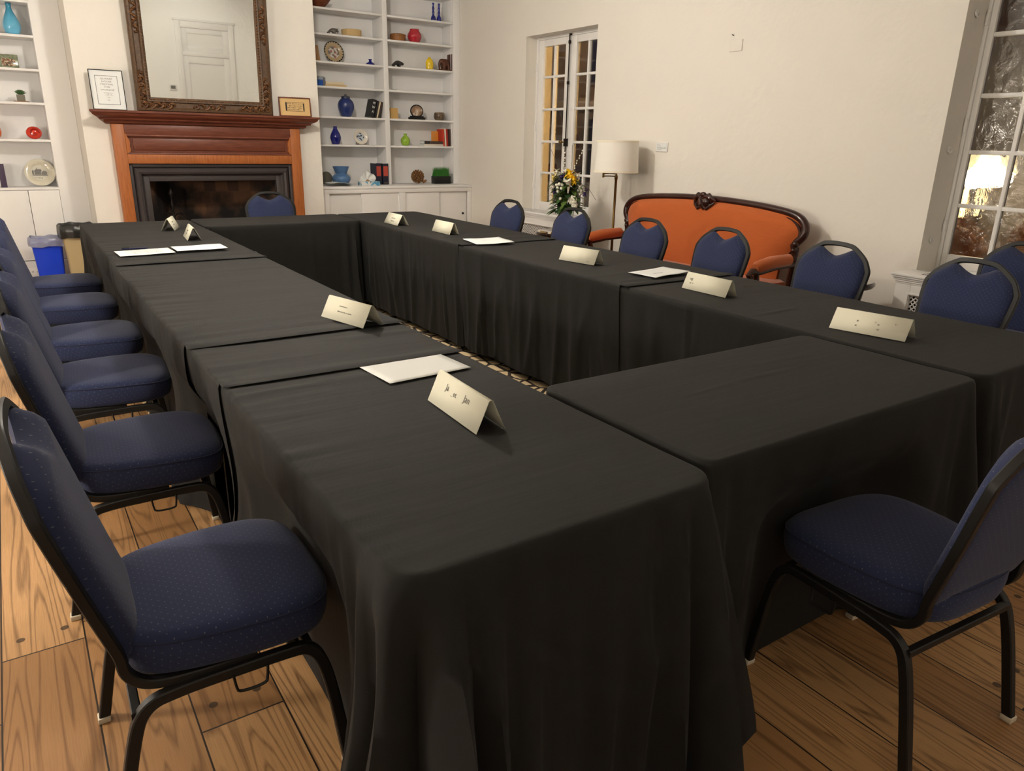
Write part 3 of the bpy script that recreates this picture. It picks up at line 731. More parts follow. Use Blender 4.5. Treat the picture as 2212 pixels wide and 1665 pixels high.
# fourth shelf
t = thing('candle_cup', 'blue candle glass at the left end of the fourth shelf', 'candle', (3.125, 8.61, 1.9575))
b = MB(); b.lathe([(.03, 0), (.042, .03), (.045, .065), (.0, .066)], n=24); b.build('wax', G('blue_wax', (16, 84, 176), .3), t)
b = MB(); b.lathe([(.046, .0645), (.047, .1), (.044, .1), (.043, .0665)], n=24, cap=False); b.build('rim', G('grey_glass', (150, 160, 170)), t)
def book(label, x, y, z, w, d, h, rot, cov, rz=0, spine='y', lean=0, tuck=0, cwid=.13, grp=None, lab=None):
    """book with the spine facing -y; w = thickness, d = depth, h = height"""
    t = thing('book', label, 'book', (x, y, z+w/2*math.sin(abs(lean))), rz, grp)
    if lean: t.rotation_euler = (0, lean, rz)
    if rot == 'flat':
        # lies on its back; spine towards the room, w = thickness is now vertical, h is along x
        b = MB(); b.box(-h/2, h/2, -.002, .002, 0, w, .001); b.box(-h/2, h/2, .001, d, 0, .003); b.box(-h/2, h/2, .001, d, w-.003, w); b.build('cover', cov, t)
        b = MB(); b.box(-h/2+.003, h/2-.003, .003, d-.004, .003, w-.003); b.build('pages', M['paper'], t)
    else:
        b = MB(); b.box(-w/2, w/2, -.002, .002, 0, h, .001); b.box(-w/2, -w/2+.003, .001, d, 0, h); b.box(w/2-.003, w/2, .001, d, 0, h); b.build('cover', cov, t)
        b = MB(); b.box(-w/2+.003, w/2-.003, .003, d-.004, .003, h-.004); b.build('pages', M['paper'], t)
    return t
C = lambda n, rgb: mat(n, S(*rgb), .55)
book('grey book lying at the bottom of the pile beside the blue candle cup', 3.30, 8.57, 1.9575, .022, .15, .25, 'flat', C('tan_cover', (198, 172, 128)))
book('cream paperback lying on top of the pile beside the blue candle cup', 3.29, 8.575, 1.980, .028, .15, .215, 'flat', C('cream_cover', (222, 208, 178)))
book('short grey book standing against the book pile on the fourth shelf', 3.165, 8.575, 1.9575, .028, .14, .09, 'up', C('grey_cover', (104, 104, 110)))
jar_ = vase('lidded_jar', 'large ribbed blue lidded jar on the fifth shelf', 3.43, 1.637, [(.045, 0), (.06, .012), (.082, .06), (.096, .11), (.092, .15), (.07, .185), (.048, .2), (.048, .218), (.04, .222), (.0, .222)], M['cobalt2'], cat='jar')
b = MB(); b.lathe([(.05, .2), (.05, .222), (.03, .228), (.014, .23), (.012, .246), (.0, .248)], n=24); b.build('lid', G('navy_lid', (24, 32, 60), .35), jar_)
M['blackcov'] = C('black_cover', (30, 28, 30)); 
t = book('thick black book with white spine letters leaning on the fifth shelf', 3.72, 8.57, 1.6376, .05, .15, .205, 'up', M['blackcov'], 0, lean=R(14))
for i, s in enumerate(('M', 'W', 'A')): lettering(s, .035, M['paper'], t, (0, -.003, .165-i*.05), (R(90), 0, 0), bold=.0006)
book('slim black book leaning behind the thick black one', 3.768, 8.575, 1.6376, .02, .14, .195, 'up', M['blackcov'], lean=R(14))
book('cream slim book leaning between black books on the fifth shelf', 3.793, 8.575, 1.6376, .016, .14, .185, 'up', C('cream_cover2', (206, 190, 160)), lean=R(15))
book('dark brown book leaning against the divider on the fifth shelf', 3.818, 8.575, 1.6376, .02, .14, .185, 'up', C('brown_cover', (60, 46, 40)), lean=R(15))
vase('bottle_vase', 'slender cobalt blue bottle vase on the sixth shelf', 3.285, 1.330, [(.035, 0), (.045, .006), (.062, .06), (.064, .085), (.05, .125), (.026, .165), (.02, .185), (.024, .2), (.022, .2), (.017, .18), (0, .17)], M['cobalt'])
def small_det(t, r): pass
plate_thing('china_plate', 'small blue and white china plate standing on the sixth shelf', 3.632, 1.330, .088, R(12), mat('cream_china', S(226, 218, 204), .15, coat=.6), blotch('blue_transfer', S(186, 196, 204), S(44, 56, 82), S(20, 26, 44), 26, .52), midr=.72)
b = MB(); b.tube([(-.05, -.04, .01), (-.05, .05, .004), (0, .06, .10), (.05, .05, .004), (.05, -.04, .01)], .004, 6); b.build('plate_stand', M['brass'], COL.objects['china_plate']).rotation_euler = (-(R(90)-R(12)), 0, 0)
# counter, left half
vase('flared_vase', 'frosted blue vase with flared top on the bookcase counter', 3.318, .876, [(.06, 0), (.08, .01), (.107, .05), (.11, .08), (.09, .11), (.062, .125), (.07, .14), (.096, .205), (.098, .21), (.092, .208), (.06, .14), (.04, .12), (0, .11)], mat('frosted_blue_glass', S(84, 122, 168), .3, coat=.3), y=8.60)
b = MB(); b.ball((0, 0, .075), .075, 10, (1, .25, 1)); tag(b.build('grey_stone', solid('grey_stone', (96, 92, 82), .7), loc=(3.155, 8.66, .876)), 'round grey stone disc behind the papers on the counter', 'ornament')
t = thing('magazine_pile', 'slumped pile of white papers at the left end of the counter', 'papers', (3.20, 8.40, .8765))
q = random.Random(3)
for i in range(5):
    b = MB(); w_, d_ = .26, .20; n = 8; vs = []
    for a in range(n+1):
        for c in range(2): x = -w_/2+w_*a/n; vs.append((x, (-d_/2, d_/2)[c], .002+i*.006+.018*math.exp(-((x+.02)/.1)**2)*(i/5)))
    b.add(vs, [(a*2, a*2+2, a*2+3, a*2+1) for a in range(n)]); o = b.build('paper_sheet', M['paper'], t, smooth=60); o.rotation_euler = (0, 0, R(q.uniform(-9, 9)))
t = thing('tissue_box', 'open tissue box with blue floral print beside the flared vase', 'tissue box', (3.565, 8.36, .8765))
b = MB(); b.box(-.118, .118, -.058, .058, 0, .05, .004); b.build('carton', blotch('floral_print', S(214, 214, 210), S(78, 150, 186), S(34, 40, 52), 16, .56, .6), t)
b = MB(); n = 20; vs = []; fs = []
for j in range(6):
    for k in range(n+1):
        a = PI*k/n; rr = (.02+.075*j/5)*(1+.12*math.sin(5*a+j)); vs.append((rr*math.cos(a)*1.05-.015, .018*math.sin(7*a+j*.6)*(j/5), .05+rr*math.sin(a)*1.15))
for j in range(5):
    for k in range(n): fs.append((j*(n+1)+k, j*(n+1)+k+1, (j+1)*(n+1)+k+1, (j+1)*(n+1)+k))
b.add(vs, fs); b.build('tissue', M['paper'], t, smooth=80)
b = MB(); b.box(-.04, .04, 0, .025, 0, .115, .002); tag(b.build('wooden_photo_block', wood('block_wood', S(186, 150, 108), S(160, 122, 84), .6, (4, 4, 30), 3), loc=(3.66, 8.62, .8765)), 'small wooden block standing behind the tissue box', 'ornament')
for i, x in enumerate((3.755, 3.845)):
    t = book(('navy hardback with red spine label beside the tissue box', 'navy hardback with red spine label against the bookcase divider')[i], x, 8.50, .8765, .075, .16, .245, 'up', C('navy_cover_%d' % i, (26, 28, 48)), grp='pair of navy hardbacks')
    b = MB(); b.box(-.028, .028, -.0032, -.0018, .10, .215); b.build('spine_label', C('red_label_%d' % i, (178, 62, 50)), t)
    g_ = glyph_rows([(0, .195, .04), (0, .17, .04), (0, .145, .035), (0, .12, .04), (0, .02, .04)], .012, 20+i); g_.xf(Matrix.Translation((0, -.0032, 0))); g_.build('spine_lettering', C('gilt_%d' % i, (150, 120, 70)), t)
# right half
vase('straw_box', 'brown wooden round box beside the red vase', 4.12, 2.500, [(.083, 0), (.09, .004), (.09, .055), (.093, .057), (.093, .08), (.0, .082)], wood('box_wood', S(150, 100, 52), S(120, 76, 38), .5, (3, 3, 30), 4), cat='box', y=8.64)
vase('red_vase', 'glossy red vase on the second shelf', 4.334, 2.500, [(.05, 0), (.062, .008), (.086, .06), (.084, .09), (.06, .128), (.054, .14), (.058, .15), (.05, .15), (.045, .135), (0, .13)], G('red_glaze', (176, 42, 54)))
hip = mat('black_stone', S(44, 40, 40), .35)
beast('hippo_figurine', 'small black hippo figurine on the third shelf', 4.083, 8.60, 2.215, [(-.055, 0, .056, .027), (-.01, 0, .058, .030), (.03, 0, .058, .027)], [lg(-.048, -.018, .056, .012), lg(-.048, .018, .056, .012), lg(.025, -.018, .056, .012), lg(.025, .018, .056, .012)], [(.056, 0, .050, .019), (.086, 0, .036, .018)], hip)
vase('yellow_bottle', 'bright yellow ceramic bottle on the third shelf', 4.53, 2.215, [(.04, 0), (.044, .004), (.049, .06), (.046, .10), (.030, .125), (.018, .13), (.018, .142), (.008, .146), (.0, .146)], G('yellow_glaze', (232, 196, 34)), cat='bottle')
elw = wood('carved_teak', S(98, 58, 38), S(66, 36, 24), .4, (6, 6, 6), 8)
def book_end(t, zm):
    b = MB(); b.prism([(.07, 0), (.105, 0), (.105, .19), (.088, .215), (.07, .19)], 'y', -.06, .06); b.build('upright', elw, t)
    b = MB(); b.box(-.09, .105, -.06, .06, -.0, .014, .002); b.build('plinth', elw, t)
beast('elephant_bookend', 'carved brown wooden elephant bookend at the right of the third shelf', 4.735, 8.62, 2.2155, [(.05, 0, .105, .045), (.0, 0, .115, .048), (-.03, 0, .118, .044)], [[(.045, -.025, .06, .02), (.045, -.025, .016, .019)], [(.045, .025, .06, .02), (.045, .025, .016, .019)], [(-.02, -.025, .06, .02), (-.02, -.025, .016, .019)], [(-.02, .025, .06, .02), (-.02, .025, .016, .019)]], [(-.055, 0, .13, .033), (-.075, 0, .10, .018), (-.075, 0, .05, .011), (-.07, 0, .025, .009)], elw, 0, book_end)
b = MB(); b.box(-.035, .035, -.02, .02, 0, .006); tag(b.build('notepad', solid('dark_pad', (90, 84, 80), .6), loc=(4.03, 8.6, 1.9575)), 'thin dark pad lying on the nearly empty fourth shelf', 'notepad')
b = MB(); b.box(-.052, .052, 0, .012, 0, .125, .001); o = b.build('tan_envelope', C('kraft', (198, 160, 96)), loc=(4.04, 8.62, 1.6375)); o.rotation_euler = (R(-8), 0, 0); tag(o, 'plain tan card standing against the divider on the fifth shelf', 'card')
t = thing('crystal_ball', 'framed stone disc on a black stand on the fifth shelf', 'ornament', (4.33, 8.60, 1.6375))
b = MB(); b.box(-.105, .105, -.03, .03, 0, .028, .006); b.box(-.085, .085, -.026, .026, .028, .042, .005); b.build('stand', M['blackmetal'], t)
b = MB(); b.tube([(.082*math.cos(a*PI/12), 0, .098+.068*math.sin(a*PI/12)) for a in range(24)], .008, 8, closed=True); b.build('ring', M['blackmetal'], t)
b = MB(); b.ball((0, 0, .098), .066, 12, (1.18, .3, 1)); b.build('stone_disc', blotch('agate', S(176, 150, 126), S(132, 102, 78), S(212, 200, 190), 14), t)
vase('bronze_bowl', 'small dark bronze bowl at the right of the fifth shelf', 4.66, 1.637, [(.045, 0), (.06, .01), (.074, .045), (.066, .08), (.058, .096), (.05, .094), (.06, .05), (0, .03)], blotch('mottled_bronze', S(104, 86, 66), S(70, 54, 40), S(140, 120, 92), 30, .5, .35), cat='bowl')
vase('green_vase', 'lime green bud vase on the sixth shelf', 4.182, 1.330, [(.03, 0), (.045, .006), (.06, .05), (.055, .08), (.03, .108), (.018, .116), (.019, .128), (.026, .14), (.022, .14), (.012, .12), (0, .11)], G('lime_glaze', (142, 180, 54), .25))
book('white paperback at the bottom of the small pile by the red books', 4.545, 8.57, 1.3305, .024, .15, .27, 'flat', C('white_cover', (214, 206, 194)))
book('dark brown book lying on the white paperback by the red books', 4.585, 8.57, 1.3550, .034, .15, .18, 'flat', C('brown_cover3', (70, 52, 44)))
book('small black book at the top left of the pile by the red books', 4.455, 8.575, 1.3550, .036, .13, .075, 'flat', C('black_cover4', (44, 36, 32)))
book('orange book standing behind the pile by the red books', 4.645, 8.68, 1.3895, .05, .10, .12, 'up', C('orange_cover', (222, 142, 56)))
for i, (x, w_, h_, c_, lb) in enumerate(((4.695, .022, .205, (196, 62, 42), 'red book with slight lean, leftmost of the upright row'), (4.722, .018, .215, (230, 216, 196), 'cream book, second in the upright row by the red ones'), (4.746, .02, .205, (176, 44, 36), 'dark red book, third in the upright row'), (4.770, .02, .20, (52, 30, 30), 'black book, fourth in the upright row beside the dark red one'), (4.792, .014, .21, (96, 74, 66), 'brown slim book at the right end of the upright row'))):
    book(lb, x, 8.58, 1.3305, w_, .15, h_, 'up', C('row_cover_%d' % i, c_), lean=R(-3), grp='upright books on the sixth shelf')
t = thing('shell_ornament', 'spiky brown seed-pod ornament on the counter', 'ornament', (4.30, 8.55, .8765))
b = MB(); q = random.Random(5)
for i in range(90):
    z = 1-2*(i+.5)/90; a = i*2.39996; r = math.sqrt(1-z*z); d_ = Vector((r*math.cos(a), r*math.sin(a)*.8, z)); p = Vector((0, 0, .09))
    b.tube([p+d_*.03, p+d_*.085], [.012, .008], 6)
b.build('spikes', wood('seed_pod', S(150, 112, 70), S(90, 58, 34), .6, (8, 8, 8), 5), t)
b = MB(); b.ball((0, 0, .09), .05, 8, (1, .8, 1)); b.build('core', solid('pod_core', (64, 42, 28), .8), t)
b = MB(); b.lathe([(.02, 0), (.012, .05)], n=10); b.xf(Matrix.Translation((.075, 0, .022)) @ Matrix.Rotation(R(65), 4, 'Y')); b.build('stalk', solid('stalk_wood', (150, 104, 66), .6), t)
t = thing('grass_planter', 'square black planter of bright green grass on the counter', 'plant', (4.632, 8.55, .8765))
b = MB(); b.box(-.112, .112, -.055, .055, 0, .092, .004); b.build('pot', M['blackmetal'], t)
b = MB(); q = random.Random(9)
for i in range(700):
    x, y = q.uniform(-.1, .1), q.uniform(-.045, .045); h = q.uniform(.09, .125); dx, dy = q.uniform(-.012, .012), q.uniform(-.012, .012)
    b.add([(x-.0022, y, .09), (x+.0022, y, .09), (x+dx, y+dy, .09+h)], [(0, 1, 2)])
tag(b.build('grass', mat('grass_blades', S(52, 120, 40), .5), t, smooth=0), None, None, None, 'stuff')
vase('clear_tumbler', 'clear tumbler at the right end of the counter', 4.775, .876, [(.025, 0), (.03, .0), (.032, .12), (.03, .12), (.028, .008), (0, .006)], mat('tumbler_glass', (.9, .92, .92, 1), .05, trans=.9), cat='glass', y=8.56)
# left bookcase
vb = mat('sky_blue_glass', S(72, 160, 198), .08, coat=.5); tt = NT(vb); sp = tt.n('ShaderNodeSeparateXYZ'); tt.l(tt.obj(), sp.inputs[0])
tt.l(tt.ramp(tt.math('MULTIPLY', sp.outputs[2], 4), [(0, S(104, 178, 214)), (.55, S(84, 164, 200)), (1, S(30, 118, 148))]), vb.node_tree.nodes['Principled BSDF'].inputs['Base Color'])
vase('teardrop_vase', 'tall sky blue glass vase on the top shelf at left', .268, 2.232, [(.042, 0), (.055, .006), (.072, .06), (.07, .095), (.05, .15), (.028, .195), (.02, .23), (.024, .262), (.021, .262), (.016, .23), (0, .2)], vb)
t = thing('ceramic_tile', 'green glazed picture tile leaning on the second shelf at left', 'tile', (.195, 8.68, 1.9485)); t.rotation_euler = (R(-8), 0, 0)
b = MB(); b.box(-.078, .078, 0, .015, 0, .125, .006); b.build('slab', blotch('celadon', S(132, 138, 112), S(108, 116, 92), S(150, 152, 128), 30), t)
b = MB(); b.box(-.052, .052, -.002, .001, .022, .085, .001); b.build('picture_panel', blotch('tile_picture', S(186, 172, 140), S(120, 70, 50), S(60, 64, 50), 45), t)
t = thing('potted_succulent', 'small spiky succulent in grey square pot on the left bookcase', 'plant', (.240, 8.62, 1.6585))
b = MB(); b.lathe([(.062, 0), (.064, .004), (.064, .008), (0, .008)], n=20); b.build('saucer', solid('clay_saucer', (150, 116, 90), .7), t)
b = MB(); b.prism([(-.033, -.033), (.033, -.033), (.033, .033), (-.033, .033)], 'z', .008, .065); b.build('pot', solid('grey_pot', (116, 112, 100), .8), t)
b = MB(); q = random.Random(4)
for i in range(34):
    a = i*2.4; e = .35+1.1*i/34; L = .055*(1-.25*i/34); d_ = Vector((math.cos(a)*math.cos(e), math.sin(a)*math.cos(e), math.sin(e))); p = Vector((0, 0, .066))
    b.tube([p, p+d_*L*.5, p+d_*L], [.006, .008, .001], 5)
b.build('leaves', solid('succulent_green', (74, 104, 64), .5), t)
t = thing('red_glass_shell', 'round red blown glass ornament on the fourth shelf at left', 'ornament', (.294, 8.62, 1.3305))
b = MB(); b.ball((0, 0, .058), .066, 14, (1, .75, .88)); b.build('body', G('red_glass', (196, 44, 22)), t)
b = MB(); b.tube([((.05-.0034*k)*math.cos(k*.55)*.9, -.046-.0006*k, .058+(.044-.003*k)*math.sin(k*.55)) for k in range(14)], .006, 6); b.build('spiral', G('dark_red_glass', (150, 26, 14)), t)
vase('orange_vase', 'orange glass vase cut by the left edge of the picture', -.035, 1.330, [(.04, 0), (.07, .02), (.078, .07), (.06, .12), (.03, .15), (.03, .16), (0, .16)], G('orange_glass', (222, 104, 34)))
plate_thing('glass_plate', 'large pale plate etched with a grey house, on the left counter', .290, .890, .130, R(16), mat('pale_glass_rim', S(206, 200, 180), .06, coat=1), mat('pale_glass_well', S(200, 196, 180), .1, coat=.6), y=8.72, midr=.56)
gp = COL.objects['glass_plate']
b = MB()
def poly(*pts): b.add([(x, .13+y, -.0030) for x, y in pts], [tuple(range(len(pts)))])
poly((-.045, -.02), (.01, -.02), (.01, .012), (-.045, .012)); poly((-.052, .012), (-.03, .034), (.012, .034), (.02, .012)); poly((.012, -.022), (.058, -.022), (.058, .002), (.012, .002)); poly((.014, .002), (.03, .02), (.05, .016), (.064, .002))
poly((-.068, -.028), (.066, -.030), (.06, -.024), (-.06, -.022)); poly((-.064, -.02), (-.05, -.02), (-.05, .02), (-.058, .03), (-.066, .01)); poly((-.025, .034), (-.018, .034), (-.018, .048), (-.025, .048))
for k in range(6): poly((-.05+.012*k, -.05-.002*k), (-.045+.012*k, -.05-.002*k), (-.043+.012*k, -.044-.001*k), (-.048+.012*k, -.044))
b.build('etched_house', solid('etched_grey', (112, 110, 106), .5), gp, smooth=0)
book('dark purple book standing at the left edge of the counter', -.020, 8.60, .8905, .05, .16, .215, 'up', C('purple_cover', (62, 48, 72)))

# ------------------------------------------------------------------ bins and outlet
t = thing('recycling_bin', 'blue recycling bin with clear liner beside the left cabinet', 'bin', (.225, 8.20, 0))
def taper(bb, wt, dt, wb, db, z0, z1, inner=True):
    def ring(w, d, z, c=.03): 
        pts = []
        for sx, sy, a0 in ((1, 1, 0), (-1, 1, 90), (-1, -1, 180), (1, -1, 270)):
            for k in range(5):
                a = R(a0+22.5*k); pts.append((sx*(w/2-c)+c*math.cos(a), sy*(d/2-c)+c*math.sin(a), z))
        return pts
    rg = [ring(wb, db, z0), ring(wt, dt, z1-.02), ring(wt+.02, dt+.02, z1-.02), ring(wt+.02, dt+.02, z1), ring(wt-.01, dt-.01, z1), ring(wb-.01, db-.01, z0+.02)]
    n = 20; vs = sum(rg, []); fs = [tuple(range(n))]
    for j in range(5):
        for k in range(n): fs.append((j*n+k, j*n+(k+1) % n, (j+1)*n+(k+1) % n, (j+1)*n+k))
    fs.append(tuple(range(5*n, 6*n))); bb.add(vs, fs)
b = MB(); taper(b, .25, .20, .20, .16, 0, .44); b.build('body', solid('recycling_blue', (18, 58, 196), .35), t)
def liner(name, w, d, z, drop, m, parent, seed, over=.014):
    b = MB(); n = 72; q = random.Random(seed); vs = []; fs = []
    prof = [(-.02, -.13), (-.012, -.02), (.0, .022), (over, .012), (over+.004, -drop*.5), (over, -drop)]
    for j, (o_, dz) in enumerate(prof):
        for k in range(n):
            a = 2*PI*k/n; c_, s_ = math.cos(a), math.sin(a); f = 1/max(abs(c_)**1, abs(s_)**1)**.75; wob = .003*math.sin(9*a+seed)+.0015*math.sin(23*a+j)
            vs.append(((w/2*f+o_+wob*(j > 1))*c_, (d/2*f+o_+wob*(j > 1))*s_, z+dz+(.005*math.sin(5*a+seed)+.002*math.sin(11*a) if j in (2, 5) else 0)))
    for j in range(len(prof)-1):
        for k in range(n): fs.append((j*n+k, j*n+(k+1) % n, (j+1)*n+(k+1) % n, (j+1)*n+k))
    b.add(vs, fs); return b.build(name, m, parent, smooth=60)
liner('bin_liner', .262, .212, .445, .06, mat('clear_liner', S(186, 190, 214), .25, trans=.55), t, 2)
t = thing('waste_bin', 'tan waste bin with black liner between the blue bin and table', 'bin', (.48, 8.10, 0))
b = MB(); taper(b, .26, .22, .20, .17, 0, .56); b.build('body', solid('tan_plastic', (168, 150, 112), .5), t)
liner('bin_liner', .272, .232, .565, .10, mat('black_liner', S(34, 32, 30), .3), t, 5, .018)
t = thing('outlet_plate', 'white wall outlet in the baseboard beside the blue bin', 'outlet', (.10, 8.50, .10))
b = MB(); b.box(-.06, .06, -.006, 0, -.036, .036, .003); b.build('plate', M['white'], t)
for x in (-.022, .022):
    b = MB(); b.box(x-.008, x-.005, -.008, -.005, -.008, .008); b.box(x+.004, x+.007, -.008, -.005, -.007, .007); b.build('socket', M['ink'], t)

# ------------------------------------------------------------------ the tables' cloths
def sst(a, b, x):
    t = max(0, min(1, (x-a)/(b-a))); return t*t*(3-2*t)
def path_rect(x0, x1, y0, y1, r, step=.016):
    """closed counter-clockwise outline: list of (pos, normal, corner weight)"""
    out = []
    def line(ax, ay, bx, by, nx, ny):
        L = math.hypot(bx-ax, by-ay); n = max(2, int(L/step))
        for i in range(n): out.append((ax+(bx-ax)*i/n, ay+(by-ay)*i/n, nx, ny))
    def arc(cx, cy, a0):
        for i in range(8):
            a = R(a0+90*i/8); out.append((cx+r*math.cos(a), cy+r*math.sin(a), math.cos(a), math.sin(a)))
    line(x0+r, y0, x1-r, y0, 0, -1); arc(x1-r, y0+r, -90); line(x1, y0+r, x1, y1-r, 1, 0); arc(x1-r, y1-r, 0)
    line(x1-r, y1, x0+r, y1, 0, 1); arc(x0+r, y1-r, 90); line(x0, y1-r, x0, y0+r, -1, 0); arc(x0+r, y0+r, 180)
    return out
def table_cloth(label, x0, x1, y0, y1, z, seed, open_y0=False, open_y1=False, hem=.012, r=.05, amp=.022, pushes=(), tight=(), creases=(), pleats=(), pucker=0, flare=.07, lean=0, tuck=0, cwid=.13, group='black tablecloths on the table square'):
    if open_y0 or open_y1: rr = .006
    P = path_rect(x0, x1, y0, y1, r)
    n = len(P); S_ = [0]
    for i in range(1, n): S_.append(S_[-1]+math.hypot(P[i][0]-P[i-1][0], P[i][1]-P[i-1][1]))
    hang = [not ((open_y0 and p[3] < -.01) or (open_y1 and p[3] > .01)) for p in P]
    # square off open ends
    Q = []
    for p, h in zip(P, hang):
        x, y, nx, ny = p
        if not h:
            yy = y0 if ny < 0 else y1
            Q.append((x0 if x < x0+r*.98 and abs(nx) > .4 else x1 if x > x1-r*.98 and abs(nx) > .4 else x, yy, nx, ny))
        else: Q.append(p)
    P = Q
    cx, cy = (x0+x1)/2, (y0+y1)/2
    corners = [(x, y) for x in (x0, x1) for y, o_ in ((y0, open_y0), (y1, open_y1)) if not o_]
    def ztop(x, y):
        dz = 0
        for (yc, wd, a, xa, xb) in creases:
            c = yc+.012*noise.noise(Vector((x*3, seed, yc))); k = sst(xa-.08, xa+.08, x)*(1-sst(xb-.08, xb+.08, x))
            dz += a*k*math.exp(-((y-c)/wd)**2)
        dz += .0016*(noise.noise(Vector((x*2.2, y*7, seed*3.1)))+.3)
        if pucker:
            e = math.exp(-(x-x0)/.10); dz += pucker*e*(noise.noise(Vector((x*3, y*30, seed)))+.25*noise.noise(Vector((x*6, y*60, seed))))
        if open_y0:
            d_ = y-y0; dz += .007*math.exp(-((d_-.03)/.035)**2)*(.55+.6*noise.noise(Vector((x*2.3, seed, 1)))+.2) if d_ < .15 else 0
        return dz
    b = MB(); rings = []
    NR = 34
    for j in range(NR+1):
        f = 1-(1-j/NR)**1.25
        ring = []
        for (x, y, nx, ny) in P:
            ins = .010
            xx = cx+(x-nx*ins*1-cx)*f; yy = cy+(y-ny*ins-cy)*f
            if not (x0 < x < x1): xx = cx+(x-nx*ins-cx)*f
            ring.append((xx, yy, z+ztop(xx, yy)))
        rings.append(ring)
    rings.append([(x-nx*.003, y-ny*.003, z-.003+ztop(x, y)*.8) if h else (x, y, z-.001+ztop(x, y)) for (x, y, nx, ny), h in zip(P, hang)])
    nrow = 30; drop = z-hem
    for j in range(nrow+1):
        t = j/nrow; ring = []
        zz = z-.011-(drop-.011)*t
        for i, ((x, y, nx, ny), h) in enumerate(zip(P, hang)):
            s = S_[i]
            if not h: ring.append(None); continue
            cw = 0
            for (qx, qy) in corners:
                cw = max(cw, math.exp(-(math.hypot(x-qx, y-qy)/cwid)**2))
            w1 = noise.noise(Vector((s*4.2+.35*t, seed*7.7, .5*t))); w2 = noise.noise(Vector((s*11+.6*t*math.sin(s*5), seed*3.3, .9*t)))
            w = 1.15*w1+.45*w2; w = (1-abs(w)*1.7)**3 if abs(w) < .55 else 0
            a = amp*(.75+1.3*cw)
            d = amp*.45*t+a*(t**.75)*(w*1.3+.7*w2+.25)+flare*cw*t**.8*(.8+.75*math.sin(s*2*PI/.088+seed+1.2*t))
            for (ps, wd, dd) in pleats:    # (y, side, depth): a sharp lap in the fall
                if abs(nx) > .9 and (nx > 0) == (wd > 0):
                    d += dd*(1 if y > ps+.012*t else 0)*(.25+.75*t)*math.exp(-max(0, y-ps)/.35)
            k = 1
            for (ax, bx, ay, by, lim) in tight:
                if ax <= x <= bx and ay <= y <= by: k = lim
            d = max(d, 0)*k+.001*(k > .5)
            if tuck and nx < -.5: d = d*.8-tuck*t
            if lean and nx < -.5: d = d*.85 - lean*(1-sst(.40, .745, zz))*(1-.9*sst(.38, .10, zz))
            X_, Y_ = x+nx*d, y+ny*d
            for (px, py, hw_, dirx, diry, lim) in pushes:    # seats push the fall inwards
                lat = abs((Y_-py) if dirx else (X_-px)); g = (1-sst(hw_*.8, hw_*1.7, lat))*(1-sst(.46, .64, zz))
                if dirx: 
                    if (nx*dirx) < -.5: X_ = X_*(1-g)+((max(X_, lim) if dirx > 0 else min(X_, lim)))*g
                else:
                    if (ny*diry) < -.5: Y_ = Y_*(1-g)+((max(Y_, lim) if diry > 0 else min(Y_, lim)))*g
            zf = zz
            if j == nrow: zf = max(.004, hem+.012*noise.noise(Vector((s*3, seed, 9)))-.03*cw)
            ring.append((X_, Y_, zf))
        rings.append(ring)
    idx = []
    for ring in rings:
        row = []
        for p in ring:
            if p is None: row.append(None); continue
            row.append(len(b.v)); b.v.append(p)
        idx.append(row)
    for j in range(len(rings)-1):
        for i in range(n):
            i2 = (i+1) % n; q4 = (idx[j][i], idx[j+1][i], idx[j+1][i2], idx[j][i2])
            if None in q4: continue
            b.f.append(q4); b.m.append(0)
    o = b.build('tablecloth', M['cloth'], smooth=75, weld=True)
    return tag(o, label, 'tablecloth', group)
TZ = .745
LX0, LX1 = .408, 1.160
left_pos = [(.230, 1.565, -1.5), (.222, 2.495, -3), (.216, 3.355, -4), (.212, 4.095, -3), (.198, 4.935, -3), (.190, 5.70, -2)]
LP = [(x, y, .25, 1, 0, x+.255) for x, y, a in left_pos]
tg = [(1.10, 1.30, .99, 1.66, .18), (1.10, 1.3, 5.78, 6.6, .18)]
table_cloth('black tablecloth on the near end of the left table row', LX0, LX1, .905, 2.55, TZ, 1, open_y1=True, r=.075, cwid=.21, pushes=LP, tight=tg, lean=.032, pucker=.006, amp=.036, flare=.11, creases=[(1.93, .012, .0045, .4, .9), (1.2, .02, .0015, .6, 1.1)])
table_cloth('narrow black tablecloth lapping over the nearest one on the left row', LX0-.006, LX1+.003, 2.005, 2.95, TZ+.004, 2, open_y0=True, open_y1=True, pushes=LP, lean=.032, pucker=.006, amp=.036, creases=[(2.2, .015, .003, .4, .7), (2.34, .02, .004, .9, 1.2)])
table_cloth('black tablecloth lying over the middle of the left table row', LX0-.012, LX1+.004, 2.445, 4.55, TZ+.009, 3, open_y0=True, open_y1=True, pushes=LP, lean=.032, pucker=.007, amp=.038, creases=[(2.60, .012, .006, .4, 1.1), (2.75, .012, .006, .45, 1.2), (2.53, .01, .003, .4, .9), (3.9, .014, .0035, .5, 1.2), (3.2, .02, .003, .3, .6), (3.35, .02, .003, .3, .6)])
table_cloth('black tablecloth on the far end of the left table row near the bins', LX0-.006, LX1+.005, 4.225, 6.385, TZ+.014, 4, open_y0=True, pushes=LP, tight=tg, lean=.032, pucker=.004, amp=.034, creases=[(4.42, .015, .006, .4, 1.2), (5.1, .02, .003, .4, 1.1)])
RX0, RX1 = 2.432, 3.205
right_pos = [(3.383, 5.50, 4), (3.413, 4.64, 0), (3.393, 3.80, -2), (3.448, 3.16, -4), (3.483, 2.40, -3), (3.528, 1.70, -6)]
RP = [(x, y, .25, -1, 0, x-.255) for x, y, a in right_pos]
tr_ = [(2.3, 2.5, 1.0, 1.66, .15), (2.3, 2.5, 5.78, 6.6, .15)]
